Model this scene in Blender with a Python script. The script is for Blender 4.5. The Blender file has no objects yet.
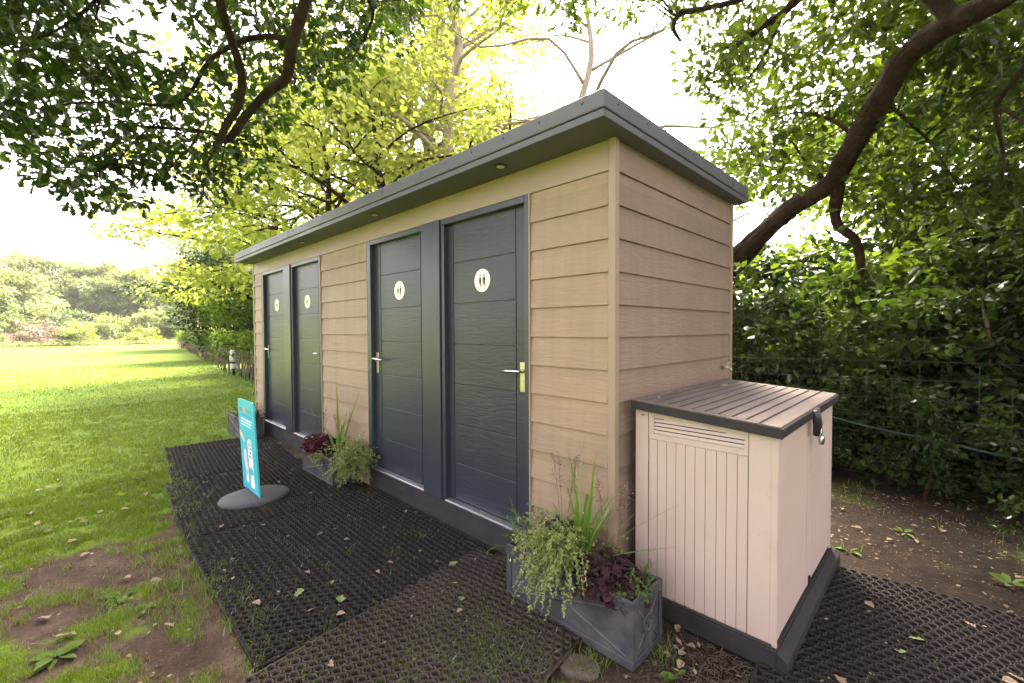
import bpy, math, random
import numpy as np
from mathutils import Vector, Matrix, Euler

rnd = random.Random(11)
rng = np.random.default_rng(11)
scene = bpy.context.scene
COL = scene.collection
R = math.radians

# ------------------------------------------------------------------ materials
def new_mat(name):
    m = bpy.data.materials.new(name)
    m.use_nodes = True
    nt = m.node_tree
    nt.nodes.clear()
    out = nt.nodes.new('ShaderNodeOutputMaterial')
    return m, nt, out

def nd(nt, kind, **kw):
    n = nt.nodes.new(kind)
    for k, v in kw.items():
        if k.startswith('i_'):
            n.inputs[k[2:].replace('_', ' ')].default_value = v
        else:
            setattr(n, k, v)
    return n

def ramp(nt, fac, stops):
    r = nt.nodes.new('ShaderNodeValToRGB')
    els = r.color_ramp.elements
    while len(els) < len(stops):
        els.new(0.5)
    for e, (p, c) in zip(els, stops):
        e.position = p
        e.color = (c[0], c[1], c[2], 1)
    nt.links.new(fac, r.inputs[0])
    return r.outputs[0]

def mat(name, c1, c2=None, rough=0.6, scale=(8, 8, 8), detail=6, bump=0.0, bdist=0.002, metallic=0.0,
        bscale=None, c3=None, spec=0.5, coords='Object', coat=0.0, rough2=None, specks=None):
    """Principled surface whose colour wanders between c1 and c2 with a stretched noise, plus a fine bump."""
    m, nt, out = new_mat(name)
    L = nt.links
    p = nd(nt, 'ShaderNodeBsdfPrincipled')
    L.new(p.outputs[0], out.inputs[0])
    p.inputs['Roughness'].default_value = rough
    p.inputs['Metallic'].default_value = metallic
    p.inputs['Specular IOR Level'].default_value = spec
    p.inputs['Coat Weight'].default_value = coat
    tc = nd(nt, 'ShaderNodeTexCoord')
    mp = nd(nt, 'ShaderNodeMapping')
    mp.inputs['Scale'].default_value = scale
    L.new(tc.outputs[coords], mp.inputs[0])
    n = nd(nt, 'ShaderNodeTexNoise')
    n.inputs['Scale'].default_value = 1.0
    n.inputs['Detail'].default_value = detail
    n.inputs['Roughness'].default_value = 0.6
    L.new(mp.outputs[0], n.inputs['Vector'])
    c2 = c2 or tuple(x * 0.8 for x in c1)
    stops = [(0.3, c1), (0.7, c2)] if c3 is None else [(0.28, c1), (0.5, c2), (0.72, c3)]
    L.new(ramp(nt, n.outputs['Fac'], stops), p.inputs['Base Color'])
    if specks:    # grime: fine spots plus faint blotches of a dirt colour
        sp = nd(nt, 'ShaderNodeTexNoise')
        sp.inputs['Scale'].default_value = specks[1]
        sp.inputs['Detail'].default_value = 3
        L.new(tc.outputs[coords], sp.inputs['Vector'])
        s2 = nd(nt, 'ShaderNodeTexNoise')
        s2.inputs['Scale'].default_value = 3.5
        s2.inputs['Detail'].default_value = 9
        s2.inputs['Roughness'].default_value = 0.7
        L.new(tc.outputs[coords], s2.inputs['Vector'])
        ma = nd(nt, 'ShaderNodeMath', operation='MAXIMUM')
        L.new(ramp(nt, sp.outputs['Fac'], [(specks[2], (0, 0, 0)), (specks[2] + 0.05, (0.6, 0.6, 0.6))]), ma.inputs[0])
        L.new(ramp(nt, s2.outputs['Fac'], [(0.56, (0, 0, 0)), (0.85, (0.4, 0.4, 0.4))]), ma.inputs[1])
        mxs = nd(nt, 'ShaderNodeMixRGB')
        L.new(ma.outputs[0], mxs.inputs[0])
        L.new(p.inputs['Base Color'].links[0].from_socket, mxs.inputs[1])
        mxs.inputs[2].default_value = (*specks[0], 1)
        L.new(mxs.outputs[0], p.inputs['Base Color'])
    if rough2 is not None:
        mr = nd(nt, 'ShaderNodeMapRange')
        mr.inputs['From Min'].default_value = 0.3
        mr.inputs['From Max'].default_value = 0.7
        mr.inputs['To Min'].default_value = rough
        mr.inputs['To Max'].default_value = rough2
        L.new(n.outputs['Fac'], mr.inputs['Value'])
        L.new(mr.outputs[0], p.inputs['Roughness'])
    if bump:
        mp2 = nd(nt, 'ShaderNodeMapping')
        mp2.inputs['Scale'].default_value = bscale or scale
        L.new(tc.outputs[coords], mp2.inputs[0])
        n2 = nd(nt, 'ShaderNodeTexNoise')
        n2.inputs['Scale'].default_value = 1.0
        n2.inputs['Detail'].default_value = 8
        n2.inputs['Roughness'].default_value = 0.65
        L.new(mp2.outputs[0], n2.inputs['Vector'])
        b = nd(nt, 'ShaderNodeBump')
        b.inputs['Strength'].default_value = bump
        b.inputs['Distance'].default_value = bdist
        L.new(n2.outputs['Fac'], b.inputs['Height'])
        L.new(b.outputs[0], p.inputs['Normal'])
    return m

def grain_mat(name, c1, c2, rough, axis, strength, coat=0.0, spec=0.5, tile=0.172, dirt=None):
    """Embossed wood grain: warped rings stretched along one axis."""
    m, nt, out = new_mat(name)
    L = nt.links
    p = nd(nt, 'ShaderNodeBsdfPrincipled')
    L.new(p.outputs[0], out.inputs[0])
    p.inputs['Roughness'].default_value = rough
    p.inputs['Coat Weight'].default_value = coat
    p.inputs['Coat Roughness'].default_value = 0.25
    p.inputs['Specular IOR Level'].default_value = spec
    tc = nd(nt, 'ShaderNodeTexCoord')
    # each board gets its own offset so the grain does not run through
    sep = nd(nt, 'ShaderNodeSeparateXYZ')
    L.new(tc.outputs['Object'], sep.inputs[0])
    dv = nd(nt, 'ShaderNodeMath', operation='DIVIDE')
    dv.inputs[1].default_value = tile
    L.new(sep.outputs[2], dv.inputs[0])
    fl = nd(nt, 'ShaderNodeMath', operation='FLOOR')
    L.new(dv.outputs[0], fl.inputs[0])
    mu = nd(nt, 'ShaderNodeMath', operation='MULTIPLY')
    mu.inputs[1].default_value = 3.71
    L.new(fl.outputs[0], mu.inputs[0])
    cmb = nd(nt, 'ShaderNodeCombineXYZ')
    L.new(mu.outputs[0], cmb.inputs[0])
    L.new(mu.outputs[0], cmb.inputs[1])
    add = nd(nt, 'ShaderNodeVectorMath', operation='ADD')
    L.new(tc.outputs['Object'], add.inputs[0])
    L.new(cmb.outputs[0], add.inputs[1])
    mp = nd(nt, 'ShaderNodeMapping')
    mp.inputs['Scale'].default_value = {'x': (1.6, 6, 11), 'y': (6, 1.6, 11)}[axis]
    L.new(add.outputs[0], mp.inputs[0])
    n1 = nd(nt, 'ShaderNodeTexNoise')
    n1.inputs['Scale'].default_value = 1.0
    n1.inputs['Detail'].default_value = 2
    L.new(mp.outputs[0], n1.inputs['Vector'])
    k = nd(nt, 'ShaderNodeMath', operation='MULTIPLY')
    k.inputs[1].default_value = 60
    L.new(n1.outputs['Fac'], k.inputs[0])
    sn = nd(nt, 'ShaderNodeMath', operation='SINE')
    L.new(k.outputs[0], sn.inputs[0])
    mp2 = nd(nt, 'ShaderNodeMapping')
    mp2.inputs['Scale'].default_value = {'x': (9, 60, 170), 'y': (60, 9, 170)}[axis]
    L.new(add.outputs[0], mp2.inputs[0])
    n2 = nd(nt, 'ShaderNodeTexNoise')
    n2.inputs['Scale'].default_value = 1.0
    n2.inputs['Detail'].default_value = 5
    L.new(mp2.outputs[0], n2.inputs['Vector'])
    ma = nd(nt, 'ShaderNodeMath', operation='MULTIPLY_ADD')
    L.new(sn.outputs[0], ma.inputs[0])
    ma.inputs[1].default_value = 0.28
    L.new(n2.outputs['Fac'], ma.inputs[2])
    b = nd(nt, 'ShaderNodeBump')
    b.inputs['Strength'].default_value = strength
    b.inputs['Distance'].default_value = 0.002
    L.new(ma.outputs[0], b.inputs['Height'])
    L.new(b.outputs[0], p.inputs['Normal'])
    n3 = nd(nt, 'ShaderNodeTexNoise')
    n3.inputs['Scale'].default_value = 2.3
    n3.inputs['Detail'].default_value = 7
    n3.inputs['Roughness'].default_value = 0.7
    L.new(tc.outputs['Object'], n3.inputs['Vector'])
    col = ramp(nt, n3.outputs['Fac'], [(0.3, c1), (0.72, c2)])
    mx = nd(nt, 'ShaderNodeMixRGB', blend_type='MULTIPLY')
    mx.inputs[0].default_value = 0.35
    L.new(col, mx.inputs[1])
    L.new(ramp(nt, n2.outputs['Fac'], [(0.35, (0.72, 0.72, 0.72)), (0.65, (1, 1, 1))]), mx.inputs[2])
    L.new(mx.outputs[0], p.inputs['Base Color'])
    # boards differ a little in tone, and carry faint weather streaks
    wn = nd(nt, 'ShaderNodeTexWhiteNoise', noise_dimensions='1D')
    L.new(fl.outputs[0], wn.inputs['W'])
    mps = nd(nt, 'ShaderNodeMapping')
    mps.inputs['Scale'].default_value = (16, 16, 1.1)
    L.new(tc.outputs['Object'], mps.inputs[0])
    ns = nd(nt, 'ShaderNodeTexNoise')
    ns.inputs['Scale'].default_value = 1.0
    ns.inputs['Detail'].default_value = 5
    L.new(mps.outputs[0], ns.inputs['Vector'])
    sm = nd(nt, 'ShaderNodeMath', operation='MULTIPLY_ADD')
    L.new(wn.outputs['Value'], sm.inputs[0])
    sm.inputs[1].default_value = 0.45
    L.new(ns.outputs['Fac'], sm.inputs[2])
    mv = nd(nt, 'ShaderNodeMixRGB', blend_type='MULTIPLY')
    mv.inputs[0].default_value = 1.0
    L.new(mx.outputs[0], mv.inputs[1])
    L.new(ramp(nt, sm.outputs[0], [(0.35, (0.84, 0.84, 0.85)), (0.95, (1.06, 1.05, 1.04))]), mv.inputs[2])
    mx = mv
    L.new(mx.outputs[0], p.inputs['Base Color'])
    if dirt:      # mud splashed up from the ground, densest at the foot of the wall
        mr = nd(nt, 'ShaderNodeMapRange')
        mr.inputs['From Min'].default_value = 0.0
        mr.inputs['From Max'].default_value = 0.75
        mr.inputs['To Min'].default_value = 0.85
        mr.inputs['To Max'].default_value = 0.0
        L.new(sep.outputs[2], mr.inputs['Value'])
        n4 = nd(nt, 'ShaderNodeTexNoise')
        n4.inputs['Scale'].default_value = 26
        n4.inputs['Detail'].default_value = 6
        L.new(tc.outputs['Object'], n4.inputs['Vector'])
        mm = nd(nt, 'ShaderNodeMath', operation='MULTIPLY')
        L.new(mr.outputs[0], mm.inputs[0])
        L.new(n4.outputs['Fac'], mm.inputs[1])
        mx2 = nd(nt, 'ShaderNodeMixRGB')
        L.new(mm.outputs[0], mx2.inputs[0])
        L.new(mx.outputs[0], mx2.inputs[1])
        mx2.inputs[2].default_value = (*dirt, 1)
        L.new(mx2.outputs[0], p.inputs['Base Color'])
    return m

def leaf_mat(name, dark, light, trans, tw=0.5, rough=0.55, gloss=0.10):
    """Leaf: reflecting plus translucent green, every leaf its own tint."""
    m, nt, out = new_mat(name)
    L = nt.links
    geo = nd(nt, 'ShaderNodeNewGeometry')
    tc = nd(nt, 'ShaderNodeTexCoord')
    n = nd(nt, 'ShaderNodeTexNoise')
    n.inputs['Scale'].default_value = 0.9
    n.inputs['Detail'].default_value = 3
    L.new(tc.outputs['Object'], n.inputs['Vector'])
    av = nd(nt, 'ShaderNodeMath', operation='MULTIPLY_ADD')
    L.new(geo.outputs['Random Per Island'], av.inputs[0])
    av.inputs[1].default_value = 0.6
    sc = nd(nt, 'ShaderNodeMath', operation='MULTIPLY')
    L.new(n.outputs['Fac'], sc.inputs[0])
    sc.inputs[1].default_value = 0.5
    L.new(sc.outputs[0], av.inputs[2])
    mid = tuple((a + b) / 2 for a, b in zip(dark, light))
    c = ramp(nt, av.outputs[0], [(0.1, dark), (0.5, mid), (0.95, light)])
    d = nd(nt, 'ShaderNodeBsdfDiffuse')
    L.new(c, d.inputs[0])
    t = nd(nt, 'ShaderNodeBsdfTranslucent')
    mx0 = nd(nt, 'ShaderNodeMixRGB', blend_type='MIX')
    mx0.inputs[0].default_value = 0.75
    L.new(c, mx0.inputs[1])
    mx0.inputs[2].default_value = (*trans, 1)
    L.new(mx0.outputs[0], t.inputs[0])
    mx = nd(nt, 'ShaderNodeMixShader')
    mx.inputs[0].default_value = tw
    L.new(d.outputs[0], mx.inputs[1])
    L.new(t.outputs[0], mx.inputs[2])
    g = nd(nt, 'ShaderNodeBsdfGlossy')
    g.inputs['Roughness'].default_value = rough
    g.inputs['Color'].default_value = (1, 1, 1, 1)
    fr = nd(nt, 'ShaderNodeFresnel')
    fr.inputs['IOR'].default_value = 1.4
    fm = nd(nt, 'ShaderNodeMath', operation='MULTIPLY')
    L.new(fr.outputs[0], fm.inputs[0])
    fm.inputs[1].default_value = gloss * 2
    mx2 = nd(nt, 'ShaderNodeMixShader')
    L.new(fm.outputs[0], mx2.inputs[0])
    L.new(mx.outputs[0], mx2.inputs[1])
    L.new(g.outputs[0], mx2.inputs[2])
    L.new(mx2.outputs[0], out.inputs[0])
    return m

M = {}
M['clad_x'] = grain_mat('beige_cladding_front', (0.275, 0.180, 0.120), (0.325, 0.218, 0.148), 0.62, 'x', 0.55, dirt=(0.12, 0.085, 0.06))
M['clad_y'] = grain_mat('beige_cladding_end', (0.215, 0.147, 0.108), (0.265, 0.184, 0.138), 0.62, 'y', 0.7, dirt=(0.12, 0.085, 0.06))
M['trim'] = mat('beige_trim', (0.295, 0.205, 0.148), (0.265, 0.183, 0.132), 0.5, (3, 3, 1.2), bump=0.1, bscale=(80, 80, 30))
M['roof'] = mat('dark_grey_fascia', (0.075, 0.070, 0.086), (0.105, 0.098, 0.116), 0.42, (1.5, 6, 6), bump=0.15, bscale=(30, 30, 30), rough2=0.6)
M['roofing'] = mat('roof_membrane', (0.05, 0.05, 0.055), (0.075, 0.075, 0.08), 0.75, (2, 2, 2), bump=0.2, bscale=(60, 60, 60))
M['door'] = grain_mat('anthracite_door', (0.027, 0.029, 0.041), (0.034, 0.036, 0.050), 0.36, 'x', 0.38, spec=0.42, tile=0.2955)
M['frame'] = mat('anthracite_frame', (0.026, 0.028, 0.040), (0.032, 0.034, 0.047), 0.34, (3, 3, 1), bump=0.08, bscale=(60, 60, 10))
M['plinth'] = mat('charcoal_plinth', (0.020, 0.018, 0.020), (0.036, 0.031, 0.031), 0.75, (5, 5, 14), bump=0.25, bscale=(30, 30, 60), rough2=0.6, spec=0.25)
M['sill'] = mat('aluminium_sill', (0.42, 0.41, 0.44), (0.30, 0.29, 0.31), 0.42, (30, 30, 30), metallic=0.9)
M['brass'] = mat('polished_brass', (0.46, 0.40, 0.27), (0.54, 0.47, 0.33), 0.36, (14, 14, 14), metallic=1.0)
M['steel'] = mat('brushed_steel', (0.55, 0.55, 0.57), (0.68, 0.68, 0.70), 0.25, (40, 40, 40), metallic=1.0)
M['signplate'] = mat('pale_gold_plate', (0.82, 0.74, 0.50), (0.88, 0.81, 0.60), 0.35, (12, 12, 12), metallic=0.35)
M['black'] = mat('black_enamel', (0.012, 0.012, 0.013), (0.02, 0.02, 0.021), 0.5, (20, 20, 20))
M['lens'] = mat('frosted_lens', (0.55, 0.52, 0.45), (0.6, 0.58, 0.5), 0.3, (20, 20, 20))
M['resin'] = mat('pinkish_beige_resin', (0.43, 0.32, 0.27), (0.48, 0.36, 0.305), 0.5, (3, 3, 1.2), bump=0.12, bscale=(120, 120, 16), specks=((0.24, 0.17, 0.13), 34, 0.70), rough2=0.65)
M['lid'] = mat('taupe_lid', (0.095, 0.075, 0.067), (0.155, 0.124, 0.113), 0.8, (14, 3, 14), bump=0.3, bscale=(160, 12, 80), rough2=0.9, spec=0.25, specks=((0.06, 0.045, 0.035), 40, 0.68))
M['edge'] = mat('charcoal_resin', (0.019, 0.016, 0.0165), (0.034, 0.029, 0.028), 0.6, (9, 9, 9), bump=0.2, bscale=(90, 90, 90), rough2=0.75, spec=0.22)
M['strap'] = mat('black_strap', (0.012, 0.012, 0.013), (0.02, 0.02, 0.02), 0.45, (30, 30, 30))
M['lead'] = mat('faux_lead', (0.026, 0.025, 0.030), (0.050, 0.047, 0.054), 0.6, (5, 9, 7), bump=0.3, bscale=(40, 40, 40), spec=0.3, c3=(0.115, 0.10, 0.10), metallic=0.1, rough2=0.4)
M['soil'] = mat('potting_soil', (0.03, 0.02, 0.014), (0.055, 0.038, 0.026), 0.95, (60, 60, 60), bump=0.8, bdist=0.01)
M['rubber'] = mat('black_rubber', (0.014, 0.0105, 0.0095), (0.024, 0.0185, 0.0165), 0.75, (3, 3, 3), bump=0.3, bscale=(150, 150, 150), rough2=0.9, spec=0.25)
M['rubber_worn'] = mat('worn_rubber', (0.032, 0.0235, 0.019), (0.060, 0.045, 0.036), 0.8, (3, 3, 3), bump=0.3, bscale=(150, 150, 150), rough2=0.9, spec=0.25)
M['stone'] = mat('brown_stone', (0.05, 0.035, 0.026), (0.085, 0.062, 0.047), 0.85, (9, 9, 9), bump=0.5, bscale=(40, 40, 40))
M['bark'] = mat('oak_bark', (0.018, 0.011, 0.007), (0.055, 0.034, 0.021), 0.95, (11, 11, 4), bump=1.0, bdist=0.05, bscale=(34, 34, 12), spec=0.08)
M['bark_dark'] = mat('dark_oak_bark', (0.018, 0.011, 0.007), (0.055, 0.033, 0.020), 0.95, (11, 11, 5), bump=1.0, bdist=0.04, bscale=(34, 34, 12), spec=0.08)  # dark brown, the bark's own tone
M['bark_pale'] = mat('pale_grey_bark', (0.24, 0.185, 0.14), (0.36, 0.29, 0.23), 0.85, (9, 9, 3), bump=0.8, bdist=0.015, bscale=(24, 24, 6))
M['stem'] = mat('green_stem', (0.08, 0.13, 0.03), (0.11, 0.16, 0.04), 0.6, (20, 20, 20))
M['twig'] = mat('brown_twig', (0.12, 0.075, 0.05), (0.2, 0.13, 0.09), 0.8, (20, 20, 20))
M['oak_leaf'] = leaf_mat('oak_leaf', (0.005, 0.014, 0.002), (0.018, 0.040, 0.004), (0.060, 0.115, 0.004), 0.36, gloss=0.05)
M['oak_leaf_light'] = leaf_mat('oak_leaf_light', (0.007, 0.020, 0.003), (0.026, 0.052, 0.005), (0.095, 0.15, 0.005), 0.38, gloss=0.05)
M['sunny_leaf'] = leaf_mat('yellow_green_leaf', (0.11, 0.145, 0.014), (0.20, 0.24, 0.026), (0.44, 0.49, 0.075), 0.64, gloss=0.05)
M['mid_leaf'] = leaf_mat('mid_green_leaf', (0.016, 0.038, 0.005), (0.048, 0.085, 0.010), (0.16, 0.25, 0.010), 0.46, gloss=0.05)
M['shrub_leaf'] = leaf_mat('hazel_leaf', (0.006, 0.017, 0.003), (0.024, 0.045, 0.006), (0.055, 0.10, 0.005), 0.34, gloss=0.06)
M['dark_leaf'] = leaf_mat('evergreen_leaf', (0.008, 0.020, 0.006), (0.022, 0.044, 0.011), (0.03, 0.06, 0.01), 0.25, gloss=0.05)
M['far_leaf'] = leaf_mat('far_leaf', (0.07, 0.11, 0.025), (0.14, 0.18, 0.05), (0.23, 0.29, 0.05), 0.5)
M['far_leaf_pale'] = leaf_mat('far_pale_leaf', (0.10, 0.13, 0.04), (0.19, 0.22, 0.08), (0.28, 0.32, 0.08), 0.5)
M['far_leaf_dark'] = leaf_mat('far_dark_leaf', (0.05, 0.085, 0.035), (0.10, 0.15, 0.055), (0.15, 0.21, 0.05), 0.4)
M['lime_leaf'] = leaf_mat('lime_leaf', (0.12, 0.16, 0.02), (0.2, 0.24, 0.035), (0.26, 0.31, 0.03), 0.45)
M['pink_leaf'] = leaf_mat('pink_bloom', (0.09, 0.10, 0.05), (0.26, 0.15, 0.13), (0.22, 0.14, 0.10), 0.35)
M['heuchera'] = leaf_mat('plum_leaf', (0.016, 0.007, 0.009), (0.060, 0.026, 0.028), (0.08, 0.02, 0.03), 0.25, gloss=0.12)
M['heuchera_red'] = leaf_mat('wine_leaf', (0.025, 0.007, 0.010), (0.10, 0.018, 0.028), (0.18, 0.015, 0.03), 0.3, gloss=0.12)
M['bell'] = leaf_mat('pink_bell_flower', (0.16, 0.09, 0.075), (0.27, 0.16, 0.14), (0.3, 0.15, 0.12), 0.4)
M['thyme'] = leaf_mat('grey_green_sprig', (0.15, 0.17, 0.045), (0.36, 0.37, 0.13), (0.40, 0.44, 0.10), 0.4)
M['blade'] = leaf_mat('bright_blade', (0.08, 0.17, 0.015), (0.17, 0.29, 0.035), (0.22, 0.4, 0.02), 0.45, gloss=0.06)
M['herb'] = leaf_mat('herb_leaf', (0.05, 0.10, 0.015), (0.12, 0.18, 0.03), (0.16, 0.24, 0.02), 0.45)
M['grass'] = leaf_mat('grass_blade', (0.055, 0.10, 0.006), (0.13, 0.18, 0.014), (0.20, 0.28, 0.010), 0.42)
M['dead_leaf'] = leaf_mat('dry_leaf', (0.08, 0.048, 0.027), (0.36, 0.27, 0.19), (0.25, 0.16, 0.08), 0.12, gloss=0.05)
M['green_dead'] = leaf_mat('fallen_green_leaf', (0.10, 0.17, 0.04), (0.24, 0.30, 0.11), (0.2, 0.26, 0.06), 0.2)
M['yellow_leaf'] = leaf_mat('yellow_fallen_leaf', (0.5, 0.36, 0.03), (0.62, 0.46, 0.06), (0.4, 0.3, 0.03), 0.2)
M['wire'] = mat('galvanised_wire', (0.022, 0.022, 0.021), (0.04, 0.04, 0.038), 0.8, (9, 9, 9))
M['post'] = mat('weathered_post', (0.10, 0.075, 0.055), (0.17, 0.135, 0.10), 0.9, (30, 30, 4), bump=0.5)
M['hose'] = mat('teal_hose', (0.003, 0.028, 0.026), (0.004, 0.036, 0.032), 0.55, (9, 9, 9))
M['white'] = mat('white_plastic', (0.42, 0.42, 0.41), (0.5, 0.5, 0.49), 0.4, (9, 9, 9))
M['teal'] = mat('teal_print', (0.05, 0.42, 0.50), (0.06, 0.46, 0.54), 0.35, (3, 3, 3))
M['teal_dark'] = mat('deep_teal_print', (0.03, 0.25, 0.33), (0.035, 0.28, 0.36), 0.35, (3, 3, 3))
M['paper'] = mat('white_print', (0.78, 0.80, 0.80), (0.82, 0.83, 0.83), 0.4, (9, 9, 9))
M['pinkp'] = mat('pink_print', (0.75, 0.5, 0.55), (0.8, 0.6, 0.62), 0.4, (30, 30, 30))
M['orange'] = mat('orange_print', (0.8, 0.25, 0.1), (0.85, 0.3, 0.14), 0.4, (9, 9, 9))
M['peach'] = mat('peach_print', (0.78, 0.48, 0.28), (0.82, 0.54, 0.34), 0.4, (9, 9, 9))
M['greenp'] = mat('green_print', (0.2, 0.55, 0.25), (0.25, 0.6, 0.3), 0.4, (9, 9, 9))
M['navyp'] = mat('navy_print', (0.03, 0.05, 0.14), (0.04, 0.06, 0.16), 0.4, (9, 9, 9))
M['signbase'] = mat('grey_rubber_base', (0.032, 0.030, 0.034), (0.05, 0.046, 0.05), 0.75, (12, 12, 12), bump=0.4, bscale=(180, 180, 180))
M['chips'] = mat('dark_bark_chips', (0.03, 0.019, 0.012), (0.085, 0.055, 0.038), 0.9, (20, 20, 20))
M['litter'] = leaf_mat('leaf_crumbs', (0.03, 0.02, 0.013), (0.30, 0.22, 0.15), (0.1, 0.07, 0.04), 0.05, gloss=0.03)
M['straw'] = mat('dry_straw', (0.42, 0.3, 0.16), (0.5, 0.37, 0.2), 0.8, (20, 20, 20))

# ------------------------------------------------------------------ mesh builders
class MB:
    """Collects shapes (with material slots) and links them as one mesh object."""
    def __init__(s):
        s.v, s.f, s.mi, s.sm = [], [], [], []
    def add(s, vs, fs, mi=0, smooth=False):
        b = len(s.v)
        s.v += [tuple(v) for v in vs]
        for f in fs:
            s.f.append(tuple(b + i for i in f))
            s.mi.append(mi)
            s.sm.append(smooth)
    def box(s, x0, x1, y0, y1, z0, z1, mi=0):
        vs = [(x0, y0, z0), (x1, y0, z0), (x1, y1, z0), (x0, y1, z0), (x0, y0, z1), (x1, y0, z1), (x1, y1, z1), (x0, y1, z1)]
        s.add(vs, [(0, 3, 2, 1), (4, 5, 6, 7), (0, 1, 5, 4), (1, 2, 6, 5), (2, 3, 7, 6), (3, 0, 4, 7)], mi)
    def prism(s, poly, axis, a, b, mi=0, smooth=False):
        """poly of 2D points swept along an axis from a to b (x: poly=(y,z); y: poly=(x,z); z: poly=(x,y))"""
        def P(p, t):
            return {'x': (t, p[0], p[1]), 'y': (p[0], t, p[1]), 'z': (p[0], p[1], t)}[axis]
        n = len(poly)
        vs = [P(p, a) for p in poly] + [P(p, b) for p in poly]
        fs = [(i, (i + 1) % n, n + (i + 1) % n, n + i) for i in range(n)]
        s.add(vs, fs, mi, smooth)
        s.add(vs, [tuple(range(n))[::-1], tuple(range(n, 2 * n))], mi)
    def tube(s, pts, rad, sides=8, mi=0, cap=True, wob=0.0, ridge=0.0):
        pts = [Vector(p) for p in pts]
        n = len(pts)
        rad = rad if hasattr(rad, '__len__') else [rad] * n
        T = []
        for i in range(n):
            t = pts[min(i + 1, n - 1)] - pts[max(i - 1, 0)]
            T.append(t.normalized() if t.length > 1e-9 else Vector((0, 0, 1)))
        u = T[0].orthogonal().normalized()
        vs = []
        if ridge:       # fissured bark: ridges that wander slowly along the limb, with a few knots
            kk, ii = np.meshgrid(np.arange(sides), np.arange(n))
            RG = (fbm(kk * 1.7 + rnd.random() * 40, ii * 0.16, 61, 3) - 0.5) * 1.0 + (fbm(kk * 0.25 + 3, ii * 0.12 + rnd.random() * 30, 62, 2) - 0.5) * 0.8
        for i in range(n):
            u = (u - T[i] * u.dot(T[i]))
            u = u.normalized() if u.length > 1e-6 else T[i].orthogonal().normalized()
            w = T[i].cross(u)
            for k in range(sides):
                a = 2 * math.pi * k / sides
                r = rad[i] * (1 + wob * (rnd.random() - 0.5) + (ridge * RG[i, k] if ridge else 0))
                vs.append(pts[i] + (u * math.cos(a) + w * math.sin(a)) * r)
        fs = []
        for i in range(n - 1):
            for k in range(sides):
                k2 = (k + 1) % sides
                fs.append((i * sides + k, i * sides + k2, (i + 1) * sides + k2, (i + 1) * sides + k))
        if cap:
            fs.append(tuple(range(sides))[::-1])
            fs.append(tuple((n - 1) * sides + k for k in range(sides)))
        s.add(vs, fs, mi, True)
    def lathe(s, prof, c, axis='z', seg=24, mi=0, sx=1.0, sy=1.0):
        """prof: list of (radius, height)"""
        vs = []
        for r, h in prof:
            for k in range(seg):
                a = 2 * math.pi * k / seg
                p, q = r * math.cos(a) * sx, r * math.sin(a) * sy
                vs.append({'z': (c[0] + p, c[1] + q, c[2] + h), 'y': (c[0] + p, c[1] + h, c[2] + q), 'x': (c[0] + h, c[1] + p, c[2] + q)}[axis])
        n = len(prof)
        fs = []
        for i in range(n - 1):
            for k in range(seg):
                k2 = (k + 1) % seg
                fs.append((i * seg + k, i * seg + k2, (i + 1) * seg + k2, (i + 1) * seg + k))
        s.add(vs, fs, mi, True)
        s.add(vs, [tuple(range(seg))[::-1], tuple((n - 1) * seg + k for k in range(seg))], mi, False)
    def build(s, name, mats, parent=None, bevel=0.0, seg=2):
        me = bpy.data.meshes.new(name)
        me.from_pydata(s.v, [], s.f)
        for m in (mats if isinstance(mats, (list, tuple)) else [mats]):
            me.materials.append(m)
        me.polygons.foreach_set('material_index', s.mi)
        me.polygons.foreach_set('use_smooth', s.sm)
        me.update()
        o = bpy.data.objects.new(name, me)
        COL.objects.link(o)
        if parent is not None:
            o.parent = parent
        if bevel:
            b = o.modifiers.new('bevel', 'BEVEL')
            b.width = bevel
            b.segments = seg
            b.limit_method = 'ANGLE'
            b.angle_limit = R(40)
        return o

def tag(o, label, cat, group=None):
    o['label'] = label
    o['category'] = cat
    if group:
        o['group'] = group
    return o

def kind(o, k):
    o['kind'] = k
    return o

def thing(name, label, cat, loc=(0, 0, 0), rz=0.0, group=None):
    o = bpy.data.objects.new(name, None)
    COL.objects.link(o)
    o.empty_display_size = 0.1
    o.location = loc
    o.rotation_euler = (0, 0, rz)
    return tag(o, label, cat, group)

def copy_tree(o, parent=None):
    c = o.copy()
    COL.objects.link(c)
    if parent is not None:
        c.parent = parent
    for ch in list(o.children):
        copy_tree(ch, c)
    return c

def smooth_path(P, step=4):
    """Catmull-Rom through rows of numbers"""
    P = [np.array(p, float) for p in P]
    out = []
    for i in range(len(P) - 1):
        p0, p1, p2, p3 = P[max(i - 1, 0)], P[i], P[i + 1], P[min(i + 2, len(P) - 1)]
        for k in range(step):
            t = k / step
            out.append(0.5 * ((2 * p1) + (-p0 + p2) * t + (2 * p0 - 5 * p1 + 4 * p2 - p3) * t * t + (-p0 + 3 * p1 - 3 * p2 + p3) * t ** 3))
    out.append(P[-1])
    return out

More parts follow.
